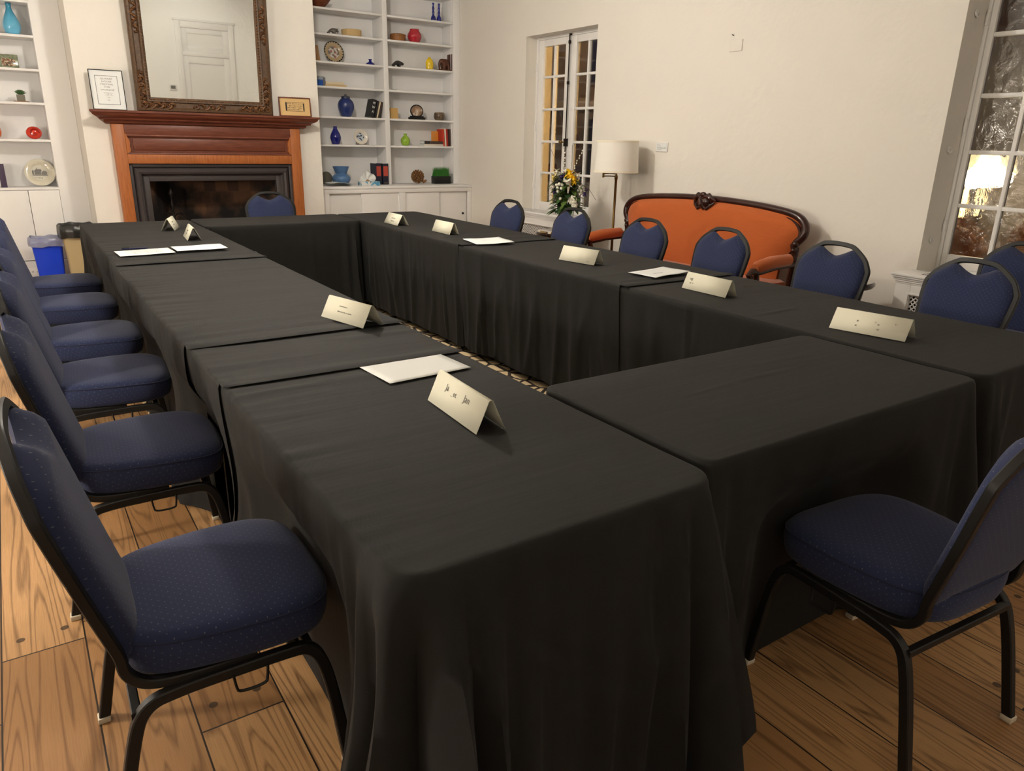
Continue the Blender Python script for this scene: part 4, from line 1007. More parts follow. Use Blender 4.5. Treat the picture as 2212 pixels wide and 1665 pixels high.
table_cloth('black tablecloth on the near end of the right table row', RX0, RX1, .965, 2.95, TZ, 5, tuck=.07, hem=.06, open_y1=True, pushes=RP, tight=tr_, r=.06, amp=.024, pleats=[(2.19, -1, .03)], creases=[(1.9, .012, .003, 2.5, 2.8), (2.35, .012, .003, 2.6, 3.1)])
table_cloth('black tablecloth lying over the middle of the right table row', RX0-.008, RX1+.006, 2.60, 4.55, TZ+.005, 6, tuck=.07, hem=.055, open_y0=True, open_y1=True, pushes=RP, amp=.03, pleats=[(3.93, -1, .03), (3.35, -1, .012)], creases=[(2.72, .02, .005, 2.5, 3.1), (2.9, .02, .003, 2.4, 3)])
table_cloth('black tablecloth on the far end of the right table row', RX0-.014, RX1+.010, 4.185, 6.455, TZ+.010, 7, tuck=.06, hem=.05, open_y0=True, pushes=RP, tight=tr_, amp=.03, pleats=[(5.1, -1, .02)], creases=[(4.4, .02, .006, 2.6, 3.2), (4.62, .02, .004, 2.5, 3.1)])
FPos = (1.765, .800)
table_cloth('black tablecloth on the near cross table closing the square', 1.182, 2.405, .965, 1.598, TZ, 8, r=.045, pushes=[(FPos[0], FPos[1], .25, 0, 1, FPos[1]+.262)], tight=[(1.1, 1.25, .98, 1.7, .12), (2.36, 2.5, .98, 1.7, .12)], amp=.02, flare=.05, creases=[(1.33, .006, .002, 1.5, 1.95), (1.42, .006, .0012, 1.9, 2.2)])
table_cloth('black tablecloth on the far cross table in front of the fireplace', 1.185, 2.41, 5.85, 6.452, TZ+.012, 9, r=.045, hem=.05, pushes=[(2.0, 6.70, .25, 0, -1, 6.43)], tight=[(1.1, 1.25, 5.6, 6.5, .12), (2.36, 2.5, 5.6, 6.5, .12)], amp=.016, flare=.05)
# the far cross table itself: a metal foot shows under its cloth
t = thing('folding_table', 'folding table under the far black cloth, one pale foot showing at the floor', 'table', (1.797, 6.15, 0))
b = MB(); b.box(-.60, .60, -.29, .29, .715, TZ+.005, .006); b.build('tabletop', solid('table_laminate', (120, 110, 98), .5), t)
for sx in (-1, 1):
    for sy in (-1, 1):
        b = MB(); b.tube([(sx*.46, sy*.22, .715), (sx*.54, sy*.22, .02)], .0125, 10); lg_ = b.build('leg', M['iron'], t)
        b = MB(); b.lathe([(.016, 0), (.016, .025), (.014, .03)], (sx*.543, sy*.22, 0), 12); b.build('foot_cap', M['glide'], lg_)

# ------------------------------------------------------------------ chairs
def uv_mesh(b, uvs, name, m, parent, smooth=50):
    o = b.build(name, m, parent, smooth)
    uv = o.data.uv_layers.new(name='UVMap'); co = [uvs[i] for i in range(len(b.v))]
    for lp in o.data.loops: uv.data[lp.index].uv = co[lp.vertex_index]
    return o
def back_y(z):   # recline of the back, local y at height z
    return -.160-.152*((max(z, .36)-.36)/.56)**.92
def half_w(z):   # half width of the back frame at height z
    pts = [(.36, .183), (.45, .188), (.60, .205), (.72, .219), (.775, .221), (.80, .218)]
    for (a, wa), (c, wc) in zip(pts, pts[1:]):
        if z <= c: return wa+(wc-wa)*max(0, (z-a)/(c-a))
    return .216
TOPZ = .922
def arch(u):     # top line of the frame at lateral position u
    u = abs(u); 
    if u < .09: return TOPZ-.9*u*u
    k = TOPZ-.9*.0081
    return k-(u-.09)*.50-1.6*(u-.09)**2 if u < .185 else k-.0475-.01444-(u-.185)*1.6
def make_chair(label):
    t = thing('banquet_chair', label, 'chair')
    # seat: superellipse loops
    n = 64; b = MB(); uvs = []
    prof = [(.0, .372), (.93, .374), (.965, .380), (.985, .395), (1.0, .420), (1.0, .440), (.985, .4565), (.955, .4665), (.90, .4725), (.75, .477), (.5, .480), (.25, .4815), (0, .482)]
    rows = []
    for f, z in prof:
        row = []
        for k in range(n):
            a = 2*PI*k/n; c_, s_ = math.cos(a), math.sin(a); e = .52
            x = math.copysign(abs(c_)**e, c_); y = math.copysign(abs(s_)**e, s_)
            wx = .222+.012*y
            if y < 0: wx = .222-.030*(-y)
            px, py = x*wx*f, y*.227*f+.018
            zz = z-(.012*max(0, y)**3*f**4 if z > .43 else 0)
            row.append(len(b.v)); b.v.append((px, py, zz))
            g = f if z > .45 else 1+(.45-z)*4
            uvs.append((x*wx*g, y*.227*g))
        rows.append(row)
    for j in range(len(rows)-1):
        for k in range(n): b.f.append((rows[j][k], rows[j][(k+1) % n], rows[j+1][(k+1) % n], rows[j+1][k])); b.m.append(0)
    b.f.append(tuple(rows[0][::-1])); b.m.append(0)
    seat = uv_mesh(b, uvs, 'seat', M['navy'], t)
    p = MB(); pts = []
    for k in range(n):
        a = 2*PI*k/n; c_, s_ = math.cos(a), math.sin(a); x = math.copysign(abs(c_)**.52, c_); y = math.copysign(abs(s_)**.52, s_)
        wx = (.222+.012*y) if y >= 0 else .222-.030*(-y)
        pts.append((x*wx*.990, y*.227*.990+.018, .4535-.012*max(0, y)**3))
    p.tube(pts, .0028, 6, closed=True); p.build('piping', M['navyplain'], seat)
    # back cushion between the uprights
    b = MB(); uvs = []; NU, NV = 48, 26; zb = .425
    def top(u): 
        notch = .060*max(0, 1-(abs(u)/.108)**1.5)
        return arch(u)-.012-notch-.004
    for side in (1, -1):
        for j in range(NV+1):
            for i in range(NU+1):
                uu = (i/NU*2-1); v = j/NV
                u0 = uu*.198
                zt = top(u0); z = zb+.022*(abs(uu)**6)*(1-v)**3+(zt-zb)*v
                hw_ = half_w(z)-.009; u = uu*min(hw_, .214)
                z = zb+(top(u)-zb)*v
                ed = (max(0, 1-abs(uu)**5))**.5; ev = min(1, ((1-v)*(top(u)-zb)/.035+.0001))**.5*min(1, (v*(top(u)-zb)/.05+.0001))**.5
                th = (.045 if side > 0 else .014)*ed*ev+.004
                y = back_y(z)+side*th+(.002 if side > 0 else .004)
                b.v.append((u, y, z)); uvs.append((u+.003, z))
    o_ = (NU+1)*(NV+1)
    for s in (0, 1):
        for j in range(NV):
            for i in range(NU):
                a = s*o_+j*(NU+1)+i; f = (a, a+1, a+NU+2, a+NU+1); b.f.append(f if s == 0 else f[::-1]); b.m.append(0)
    edge = [j*(NU+1) for j in range(NV+1)]+[NV*(NU+1)+i for i in range(1, NU+1)]+[j*(NU+1)+NU for j in range(NV-1, -1, -1)]+[i for i in range(NU-1, 0, -1)]
    for k in range(len(edge)):
        a, c = edge[k], edge[(k+1) % len(edge)]; b.f.append((a, c, c+o_, a+o_)); b.m.append(0)
    uv_mesh(b, uvs, 'backrest', M['navy'], t)
    # continuous back tube from under the seat, up and over
    pts = []
    def side_pts(s):
        q = [(s*.196, .06, .362), (s*.194, -.06, .362), (s*.190, -.130, .366), (s*.187, -.165, .380), (s*.185, -.187, .410)]
        for z in (.45, .50, .55, .60, .65, .70, .74, .775): q.append((s*half_w(z), back_y(z), z))
        for u in (.2185, .212, .202, .190): q.append((s*u, back_y(arch(u)-.012), min(arch(u)-.010, .835-.0) if u > .2 else arch(u)-.012))
        return q
    L = side_pts(-1)
    archp = [(u, back_y(arch(u)-.012), arch(u)-.012) for u in [-.175+.35*i/24 for i in range(25)]]
    pts = L+archp+side_pts(1)[::-1]
    # smooth the polyline
    P = [Vector(p) for p in pts]
    for _ in range(2):
        Q = [P[0]]
        for a, c in zip(P, P[1:]): Q += [a*.75+c*.25, a*.25+c*.75]
        Q.append(P[-1]); P = Q
    b = MB(); b.tube(P, .012, square=True, w=.024, h=.021); b.build('back_frame', M['blackmetal'], t)
    # legs: inverted U each side, split at the middle of the rail
    def curve(pts, it=3):
        P = [Vector(p) for p in pts]
        for _ in range(it):
            Q = [P[0]]
            for a, c in zip(P, P[1:]): Q += [a*.75+c*.25, a*.25+c*.75]
            Q.append(P[-1]); P = Q
        return P
    for s in (-1, 1):
        for nm, pp in (('front', [(s*.208, 0, .349), (s*.210, .11, .352), (s*.212, .175, .350), (s*.218, .205, .27), (s*.228, .236, .006)]), ('rear', [(s*.208, 0, .349), (s*.206, -.09, .346), (s*.205, -.165, .335), (s*.209, -.195, .25), (s*.216, -.245, .006)])):
            b = MB(); b.tube(curve(pp), .0125, square=True, w=.0255, h=.0225, up=(s, 0, 0)); lg_ = b.build('leg', M['blackmetal'], t)
            x, y = pp[-1][0], pp[-1][1]
            g_ = MB(); g_.box(x-.0155, x+.0155, y-.0145, y+.0145, 0, .016, .003); g_.build('glide', M['glide'], lg_)
        b = MB(); x = s*.222; b.tube(curve([(x, .075, .345), (x, .072, .315), (x+s*.004, .068, .303), (x+s*.004, .012, .303), (x, .008, .315), (x, .005, .345)], 2), .0032, 6); b.build('ganging_loop', M['blackmetal'], t)
    b = MB(); b.tube([(-.206, -.178, .315), (.206, -.178, .315)], .01, square=True, w=.019, h=.019); b.build('stretcher', M['blackmetal'], t)
    b = MB(); b.tube([(-.21, .165, .352), (.21, .165, .352)], .01, square=True, w=.019, h=.019); b.build('stretcher', M['blackmetal'], t)
    return t
CL = ['navy banquet chair nearest the camera on the left, back cut by the frame', 'second navy chair from the front in the left row', 'third navy chair from the front in the left row', 'fourth navy chair from the front in the left row', 'fifth navy chair from the front in the left row', 'navy chair at the far end of the left row by the blue bin']
proto = make_chair(CL[0])
proto.location = (left_pos[0][0], left_pos[0][1], 0); proto.rotation_euler = (0, 0, R(-90+left_pos[0][2])); proto['group'] = 'navy chairs along the left table row'
for (x, y, a), lb in zip(left_pos[1:], CL[1:]): dup(proto, (x, y, 0), R(-90+a), lb)
CR = ['navy chair farthest along the right row, below the tall window', 'navy chair in the right row in front of the flower vase', 'navy chair in the right row in front of the left half of the orange settee', 'navy chair in the right row in front of the middle of the orange settee', 'navy chair in the right row between the settee and the vent cabinet', 'large navy chair back at the right edge, nearest in the right row']
for (x, y, a), lb in zip(right_pos, CR): dup(proto, (x, y, 0), R(90+a), lb, 'navy chairs along the right table row')
dup(proto, (4.30, 1.735, 0), R(92), 'navy chair half hidden at the right edge against the large window', 'navy chairs along the right wall', 1.03)
dup(proto, (2.0, 6.728, 0), R(180), 'navy chair standing in front of the fireplace opening', 'navy chairs at the table ends')
dup(proto, (FPos[0], FPos[1], 0), R(-5), 'navy chair at lower right, seen from behind, at the near cross table', 'navy chairs at the table ends')

# ------------------------------------------------------------------ name cards and papers
def name_card(label, x, y, ang, L, dep, h, txt, zt=TZ+.004, seed=0, m='cardstock'):
    t = thing('name_card', label, 'name card', (x, y, zt), R(ang)); t['group'] = 'folded ivory name cards'
    b = MB(); hw_ = L/2; hd = dep/2; th = .0006
    pf = [(-hd, 0), (-hd*.55, h*.5), (-.006, h*.965), (0, h), (.006, h*.965), (hd*.6, h*.45), (hd, 0)]
    vs = []
    for sgn in (-hw_, hw_):
        for y_, z_ in pf: vs.append((sgn, y_, z_+.0004))
    fs = [(i, i+1, len(pf)+i+1, len(pf)+i) for i in range(len(pf)-1)]
    b.add(vs, fs); o = b.build('card', M[m], t, smooth=30)
    md = o.modifiers.new('thick', 'SOLIDIFY'); md.thickness = .0008
    # lettering on the slope facing local -y
    sl = math.atan2(h*.965, hd-.006)
    for item in txt:
        if isinstance(item[0], str):
            s, u, v, size, col = item
            zz = h*.5+v; yy = -hd*.55-.0016 if v > -.001 else -hd*.55-.0016
            k = (v)/(h*.5); yy = -hd*.55+k*(hd*.55-.006 if k > 0 else hd*.45)-.0009
            lettering(s, size, M[col], t, (u, yy, zz), (sl, 0, 0), bold=0)
        else:
            rows, gh, sd = item[0], item[1], item[2]
            for (xc, v, w) in rows:
                k = v/(h*.5); yy = -hd*.55+k*(hd*.55-.006 if k > 0 else hd*.45)-.0009
                g_ = glyph_rows([(xc, 0, w)], gh, sd+int(xc*100)); g_.xf(Matrix.Translation((0, yy, h*.5+v)) @ Matrix.Rotation(sl-R(90), 4, 'X')); g_.build('lettering', M['greyink'], t)
    return t
name_card('large ivory name card nearest the camera, beside the loose sheet', .877, 1.505, -93, .275, .080, .080, [('Ja', -.062, .014, .024, 'greyink'), ('_et', -.022, .009, .021, 'greyink'), ('Jan', .045, .014, .026, 'greyink')])
name_card('ivory name card in the middle of the left row with slanting print', .994, 2.545, -76, .262, .092, .077, [([(-.02, .012, .05), (-.005, -.006, .09)], .0045, 4)], TZ+.016)
name_card('ivory name card on the far left table, nearer of the two there', .958, 5.19, -95, .27, .085, .078, [([(-.03, .008, .05), (-.03, -.010, .03)], .008, 5)], TZ+.018)
name_card('pale grey name card turned away at the far end of the left row', .925, 5.76, 72, .245, .088, .080, [([(-.02, .012, .06), (-.02, -.006, .06)], .008, 6)], TZ+.018)
name_card('ivory name card farthest along the right row', 2.562, 5.49, -92, .275, .098, .080, [([(0, .006, .09), (0, -.014, .07)], .010, 7)], TZ+.014)
name_card('blank ivory name card, second from the far end of the right row', 2.643, 4.82, -90, .275, .08, .082, [], TZ+.014)
name_card('ivory name card in the right row between two loose sheets', 2.703, 3.30, -80, .27, .086, .080, [([(.08, -.026, .02)], .008, 8)], TZ+.010)
name_card('ivory name card in the right row with two letters at its left end', 2.701, 2.33, -91, .275, .078, .076, [('ug', -.098, .012, .020, 'greyink'), ([(-.092, -.008, .022)], .008, 9)])
name_card('ivory name card at the near end of the right row with small broken marks', 2.652, 1.477, -79, .278, .11, .074, [([(-.045, .004, .008), (-.045, -.012, .010), (.02, .008, .008), (.03, .002, .006), (.035, -.014, .010), (.09, .012, .006)], .007, 10)])
def sheet(label, cx, cy, ang, L, W, z, prints, seed, curl=.003):
    t = thing('paper_sheet', label, 'paper', (cx, cy, z), R(ang)); t['group'] = 'loose white sheets on the tables'
    b = MB(); n = 10; vs = []
    for i in range(n+1):
        for j in range(n+1):
            x, y = -L/2+L*i/n, -W/2+W*j/n; vs.append((x, y, .001+curl*max(0, noise.noise(Vector((x*7, y*7, seed)))+.1)+curl*.8*(i/n)**4))
    b.add(vs, [(i*(n+1)+j, (i+1)*(n+1)+j, (i+1)*(n+1)+j+1, i*(n+1)+j+1) for i in range(n) for j in range(n)])
    o = b.build('sheet', M['paper'], t, smooth=80); md = o.modifiers.new('thick', 'SOLIDIFY'); md.thickness = .0004; md.offset = -1
    if prints:
        g_ = glyph_rows(prints, .0042, seed); g_.xf(Matrix.Translation((0, 0, .0028+curl*.6)) @ Matrix.Rotation(R(-90), 4, 'X')); g_.build('print', M['greyink'], t)
        # rows are laid in x-z, turned to lie on the sheet
    return t
sheet('white sheet lying beside the nearest name card on the left row', .946, 1.934, 90-86, .279, .216, TZ+.005, None, 1, .001)
# printing runs across the short side of the sheet, at its inner end
tt_ = COL.objects['paper_sheet']
g_ = glyph_rows([(0, .102, .03), (0, .075, .035), (0, .055, .085)], .005, 31); g_.xf(Matrix.Rotation(R(-90), 4, 'Z') @ Matrix.Translation((0, 0, .0024)) @ Matrix.Rotation(R(-90), 4, 'X')); g_.build('print', M['greyink'], tt_)
sheet('printed white sheet at the outer edge of the far left table, under its neighbour', .592, 4.620, 2, .285, .216, TZ+.022, [(.0, .08-.018*k, .2-.03*(k % 3)) for k in range(9)], 3, .004)
sheet('white sheet overlapping the printed one on the far left table', .890, 4.645, 0, .280, .205, TZ+.027, [(.09, .06-.02*k, .05) for k in range(2)], 4, .003)
sheet('white sheet at the cloth seam on the far right table', 2.664, 4.254, -11, .270, .285, TZ+.017, [(-.08, .03, .05), (-.03, .0, .04)], 5, .008)
sheet('white sheet beside the card with two letters on the right row', 2.826, 2.785, 6, .29, .19, TZ+.017, [(-.05, -.03, .08)], 6, .006)
t = thing('pen', 'dark blue pen beside the printed sheet on the far left table', 'pen', (.563, 4.775, TZ+.025), R(-4))
b = MB(); b.tube([(-.07, 0, 0), (.058, 0, 0), (.066, 0, 0), (.072, 0, 0)], [.0048, .0048, .003, .001], 10); b.build('barrel', solid('pen_blue', (28, 34, 72), .3), t)
b = MB(); b.box(-.068, -.03, -.002, .002, .004, .008); b.build('clip', M['blackmetal'], t)

# ------------------------------------------------------------------ rug
def rugm():
    m = mat('kilim_wool', S(206, 184, 146), .95, spec=.1); t = NT(m); o = t.obj()
    v = t.n('ShaderNodeTexVoronoi', distance='MANHATTAN'); t.l(t.map(o, (1, .8, 1)), v.inputs['Vector']); v.inputs['Scale'].default_value = 9
    e = t.n('ShaderNodeTexVoronoi', feature='DISTANCE_TO_EDGE'); t.l(t.map(o, (1, .8, 1)), e.inputs['Vector']); e.inputs['Scale'].default_value = 9
    c = t.mix(t.math('LESS_THAN', v.outputs['Distance'], .22), S(206, 184, 146), S(150, 126, 92))
    c = t.mix(t.math('LESS_THAN', e.outputs['Distance'], .075), c, S(30, 28, 34))
    c = t.mix(t.math('MULTIPLY', t.noise(o, 120, 2), .3), c, S(120, 104, 80)); t.l(c, t.p.inputs['Base Color']); return m
b = MB(); b.box(.43, 3.25, 3.0, 6.3, .001, .010, .003); tag(b.build('rug', rugm()), 'cream and black patterned wool rug under the table square', 'rug')

# ------------------------------------------------------------------ settee against the right wall
def orange():
    m = mat('orange_upholstery', S(176, 88, 38), .8, spec=.2, sheen=.3); t = NT(m); o = t.obj()
    w = t.noise(t.map(o, (1, 1, 40)), 12, 3); f = t.noise(o, 300, 2)
    c = t.mix(w, S(170, 82, 34), S(192, 100, 46)); c = t.mix(t.math('MULTIPLY', f, .3), c, S(140, 66, 28)); t.l(c, t.p.inputs['Base Color']); t.bump(f, .15, .001); return m
M['orange'] = orange()
SX, SY = 4.72, 4.19
so = thing('settee', 'orange upholstered settee with carved dark wood frame against the right wall', 'sofa', (SX, SY, 0))
hwid = .955
def back_outline(n=40):
    """outer outline of the back in (y,z), from low left knuckle over the top to low right"""
    half = [(.0, 1.000), (.25, .996), (.50, .984), (.70, .966), (.80, .952), (.875, .930), (.925, .895), (.948, .85), (.940, .805), (.915, .775), (.895, .755)]
    P = [Vector((-y, z)) for y, z in half[::-1]]+[Vector((y, z)) for y, z in half[1:]]
    for _ in range(2):
        Q = [P[0]]
        for a, c in zip(P, P[1:]): Q += [a*.75+c*.25, a*.25+c*.75]
        Q.append(P[-1]); P = Q
    return P
OUT = back_outline()
lean = lambda z: .02-(.97-z)*.16
b = MB(); b.tube([(lean(z)+.0, y, z) for y, z in OUT], .03, 12); b.tube([(lean(z)-.022, y*.972, z-.03) for y, z in OUT], .011, 8)
b.build('top_rail', M['sofawood'], so)
# upholstered back
b = MB(); NU, NV = 40, 18
def zt_at(y):
    y = abs(y); best = .80
    for (p, q_) in zip(OUT, OUT[1:]):
        if p.x <= y <= q_.x: best = max(best, p.y+(q_.y-p.y)*(y-p.x)/max(1e-6, q_.x-p.x))
    return best
for side in (0, 1):
    for j in range(NV+1):
        for i in range(NU+1):
            u = i/NU*2-1; zt = zt_at(u*.925)-.012; z = .42+(zt-.42)*j/NV
            wd = .915 if z > .80 else .80+.115*sst(.55, .80, z)
            y = u*wd; e = (1-abs(u)**6)**.5*min(1, (zt-z+.004)/.06)**.5
            x = lean(z)-(.055*e+.005 if side == 0 else -.02)
            b.v.append((x, y, z))
o_ = (NU+1)*(NV+1)
for s in (0, 1):
    for j in range(NV):
        for i in range(NU): a = s*o_+j*(NU+1)+i; b.f.append((a, a+1, a+NU+2, a+NU+1)); b.m.append(0)
b.build('backrest', M['orange'], so, smooth=70)
# carved crest
b = MB()
for s in (-1, 1):
    pts = []; rad = []
    for k in range(22):
        an = k/21*4.6; rr = .062*(1-.72*k/21); pts.append((-.045-.012*math.sin(k*.3), s*(.052-rr*math.cos(an)*.9+.0), .975+rr*math.sin(an)*1.0)); rad.append(.017*(1-.45*k/21))
    b.tube(pts, rad, 8)
    b.tube([(-.03, s*.02, 1.03), (-.045, s*.055, 1.035), (-.04, s*.095, 1.005), (-.03, s*.12, .99)], [.012, .018, .014, .006], 8)
    b.tube([(-.05, s*.015, .94), (-.05, s*.045, .925), (-.045, s*.085, .955), (-.03, s*.11, .98)], [.012, .015, .012, .005], 8)
b.tube([(-.05, -.02, .92), (-.068, 0, .96), (-.062, .015, 1.0), (-.04, .01, 1.04)], [.012, .020, .018, .008], 8)
b.ball((-.05, 0, 1.035), .026, 8, (.8, 1.2, .8)); b.ball((-.035, 0, .98), .06, 8, (.6, 1.1, 1))
b.build('carved_crest', M['sofawood'], so)
b = MB(); b.box(-.62, .02, -.86, .86, .33, .475, .05); b.build('seat', M['orange'], so)
b = MB(); b.box(-.63, .03, -.875, .875, .27, .335, .012); b.build('seat_rail', M['sofawood'], so)
for s in (-1, 1):
    k = MB(); k.tube([(lean(.75), s*.895, .755), (lean(.72)-.01, s*.885, .735), (-.02, s*.895, .71), (-.02, s*.90, .66)], [.03, .024, .030, .022], 10); k.ball((-.03, s*.90, .745), .026, 8); k.ball((-.035, s*.895, .70), .020, 8)
    k.tube([(-.02, s*.90, .67), (-.03, s*.895, .5), (.0, s*.88, .33)], [.022, .026, .03], 10); k.build('arm_upright', M['sofawood'], so)
    a = MB(); a.tube([(-.07, s*.905, .635), (-.10, s*.908, .638), (-.3, s*.912, .632), (-.44, s*.915, .612), (-.47, s*.915, .606)], [.02, .043, .046, .044, .03], 16); a.build('arm_pad', M['orange'], so)
    w_ = MB(); pts = [(-.03, s*.905, .60), (-.25, s*.912, .594), (-.42, s*.916, .575), (-.505, s*.918, .585), (-.535, s*.918, .56), (-.515, s*.918, .53), (-.49, s*.916, .545)]
    w_.tube(pts, [.02, .022, .024, .024, .022, .018, .012], 10); w_.tube([(-.45, s*.914, .565), (-.42, s*.905, .48), (-.48, s*.885, .40), (-.56, s*.865, .32)], [.022, .024, .026, .03], 10); w_.build('arm_support', M['sofawood'], so)
    for x in (-.58, .0):
        l_ = MB(); l_.tube([(x, s*.84, .30), (x-.01, s*.845, .18), (x, s*.84, .06), (x-.005, s*.845, 0)], [.036, .03, .018, .022], 10); l_.build('leg', M['sofawood'], so)

# ------------------------------------------------------------------ floor lamp
lamp = thing('floor_lamp', 'brass swing-arm floor lamp with white drum shade, unlit', 'lamp', (4.60, 5.175, 0))
b = MB(); b.lathe([(.13, 0), (.13, .015), (.10, .03), (.02, .04), (.015, .06)], n=28); b.build('base', M['brass'], lamp)
b = MB(); b.lathe([(.0125, .05), (.0125, .6), (.015, .605), (.015, .63), (.0115, .635), (.0115, 1.10), (.015, 1.105), (.015, 1.135), (.009, 1.14), (.009, 1.165)], n=14); b.build('pole', M['brass'], lamp)
b = MB()
e = Vector((-.02, .155, 0)); 
for z0, z1 in ((1.150, 1.146), (1.128, 1.124)): b.tube([(0, 0, z0), (e.x*.5, e.y*.5, z0+(.004 if z0 > 1.14 else 0)), (e.x, e.y, z1)], .0055, 8)
b.tube([(e.x, e.y, 1.112), (e.x, e.y, 1.158)], .010, 10)
b.tube([(e.x, e.y, 1.150), (.0, .02, 1.165), (.0, .02, 1.24)], .0055, 8); b.build('swing_arm', M['brass'], lamp)
sm_ = mat('white_lampshade', (.80, .77, .70, 1), .8); NT(sm_).bump(NT(sm_).noise(NT(sm_).map(NT(sm_).obj(), (60, 60, 2)), 3, 2), .1, .002)
b = MB(); b.lathe([(.200, 1.168), (.188, 1.435), (.186, 1.435), (.198, 1.168)], (0, .01, 0), 48, cap=False); sh_ = b.build('lamp_shade', sm_, lamp)
for z, r in ((1.172, .2005), (1.430, .189)):
    b = MB(); b.lathe([(r, z-.010), (r+.0012, z-.009), (r+.0010, z+.006), (r, z+.007)], (0, .01, 0), 48, cap=False); b.build('trim_band', mat('cream_band_%d' % (z*100), (.80, .74, .60, 1), .8), sh_)

# ------------------------------------------------------------------ side tables
def side_table(label, x, y, h, r):
    t = thing('side_table', label, 'side table', (x, y, 0))
    b = MB(); b.lathe([(r-.03, h-.04), (r-.012, h-.036), (r-.006, h-.028), (r, h-.020), (r, h-.010), (r-.008, h-.003), (r-.016, h-.003)], n=48); b.build('tabletop', M['darkwood'], t)
    b = MB(); b.lathe([(r-.012, h-.003), (r-.012, h+.002), (0, h+.002)], n=48); b.build('glass_top', mat('table_glass', (.02, .016, .014, 1), .04, spec=.8, coat=1), t)
    b = MB(); b.lathe([(r*.74, h-.11), (r*.76, h-.04)], n=40); b.build('apron', M['darkwood'], t)
    for k in range(4):
        a = R(20+90*k); l_ = MB(); l_.tube([(r*.64*math.cos(a), r*.64*math.sin(a), h-.05), (r*.62*math.cos(a), r*.62*math.sin(a), h*.4), (r*.66*math.cos(a), r*.66*math.sin(a), 0)], [.024, .02, .014], 10); l_.build('leg', M['darkwood'], t)
    return t
side_table('round dark glass-topped side table holding the flower vase', 4.36, 5.60, .60, .27)
side_table('round dark side table at the right end of the settee', 4.42, 2.775, .60, .25)

# ------------------------------------------------------------------ flower vase
fv = thing('flower_vase', 'glass vase with a mixed bouquet of yellow and white flowers', 'flowers', (4.40, 5.62, .602))
b = MB(); b.lathe([(.045, 0), (.05, .004), (.058, .08), (.066, .16), (.078, .225), (.075, .225), (.062, .16), (.054, .08), (.046, .01), (0, .01)], n=28); b.build('vase', mat('vase_glass', (.88, .93, .90, 1), .04, trans=.92), fv)
stem = solid('stem_green', (62, 96, 46), .5); leafm = [solid('leaf_dark', (38, 62, 30), .5), solid('leaf_mid', (58, 88, 40), .5), solid('leaf_light', (88, 112, 52), .5)]
q = random.Random(21)
b = MB()
for i in range(16):
    a = q.uniform(0, 2*PI); r = q.uniform(.01, .04); r2 = q.uniform(.04, .13); b.tube([(r*math.cos(a+2.5), r*math.sin(a+2.5), .015), (.3*r*math.cos(a), .3*r*math.sin(a), .16), (r2*math.cos(a), r2*math.sin(a), q.uniform(.28, .40))], .0035, 5)
b.build('stems', stem, fv)
def leaf(bb, p, d, L, w):
    d = d.normalized(); sd = d.cross(Vector((0, 0, 1)));
    if sd.length < .1: sd = Vector((1, 0, 0))
    sd.normalize(); up = sd.cross(d)
    vs = []; n = 5
    for k in range(n+1):
        t_ = k/n; c = p+d*L*t_+up*(-.25*L*t_*t_); ww = w*math.sin(PI*min(1, t_*.92+.08))**.8
        vs += [c-sd*ww+up*.15*ww, c, c+sd*ww+up*.15*ww]
    fs = []
    for k in range(n): fs += [(k*3, k*3+1, k*3+4, k*3+3), (k*3+1, k*3+2, k*3+5, k*3+4)]
    bb.add(vs, fs)
for li in range(3):
    b = MB()
    for i in range(95):
        a = q.uniform(0, 2*PI); r = q.uniform(.02, .20); z = q.uniform(.23, .52)-(r-.08)*.5; p = Vector((r*.55*math.cos(a), r*.55*math.sin(a), z)); d = Vector((math.cos(a), math.sin(a), q.uniform(-.6, .9)))
        leaf(b, p, d, q.uniform(.06, .13), q.uniform(.014, .030))
    b.build('leaves', leafm[li], fv, smooth=60)
vd = Vector((-.66, -.75, 0))      # toward the room
sdv = Vector((.75, -.66, 0))      # to the right as seen from the room
def fl(u, v, f=.11): return sdv*u+vd*f+Vector((0, 0, v))
def rose(bb, c, r, n=4):
    for ring in range(n):
        m = 5+ring; rr = r*(.35+.65*ring/(n-1))
        for k in range(m):
            a = 2*PI*k/m+ring*.6; d = (sdv*math.cos(a)+Vector((0, 0, 1))*math.sin(a)+vd*(.8-.35*ring)).normalized()
            bb.ball(c+d*rr*.62, rr*.40, 5, (1, 1, 1))
def petals(bb, c, r, n=6):
    for k in range(n):
        a = 2*PI*k/n; d = sdv*math.cos(a)+Vector((0, 0, 1))*math.sin(a)+vd*.35; leaf(bb, c, d, r, r*.42)
    bb.ball(c+vd*.012, r*.28, 5)
Ym = solid('yellow_petals', (240, 196, 30), .5); Wm = solid('white_petals', (226, 222, 204), .5); Pm = solid('purple_petals', (52, 34, 92), .5); Lm = solid('lemon_petals', (226, 206, 110), .5)
for u, v, r in ((.015, .535, .05), (.055, .485, .045), (.03, .515, .04)): b = MB(); petals(b, fl(u, v, .12), r*1.2, 7); rose(b, fl(u, v, .125), r*.5); b.build('yellow_flower', Ym, fv)
for u, v, r in ((.055, .30, .045), (.075, .255, .032)): b = MB(); rose(b, fl(u, v, .13), r); b.build('white_carnation', Wm, fv)
for u, v, r in ((-.135, .50, .035), (-.115, .53, .03)): b = MB(); petals(b, fl(u, v, .08), r, 6); b.build('pale_yellow_flower', Lm, fv)
for u, v in ((.115, .415), (.13, .385), (-.03, .485), (.09, .52), (-.105, .55)): b = MB(); petals(b, fl(u, v, .09), .045, 6); b.build('white_lily', Wm, fv)
b = MB(); b.tube([fl(.012, .36, .14), fl(.014, .41, .14), fl(.012, .455, .14), fl(.0, .48, .15)], [.004, .012, .026, .04], 10); b.build('calla_lily', Wm, fv)
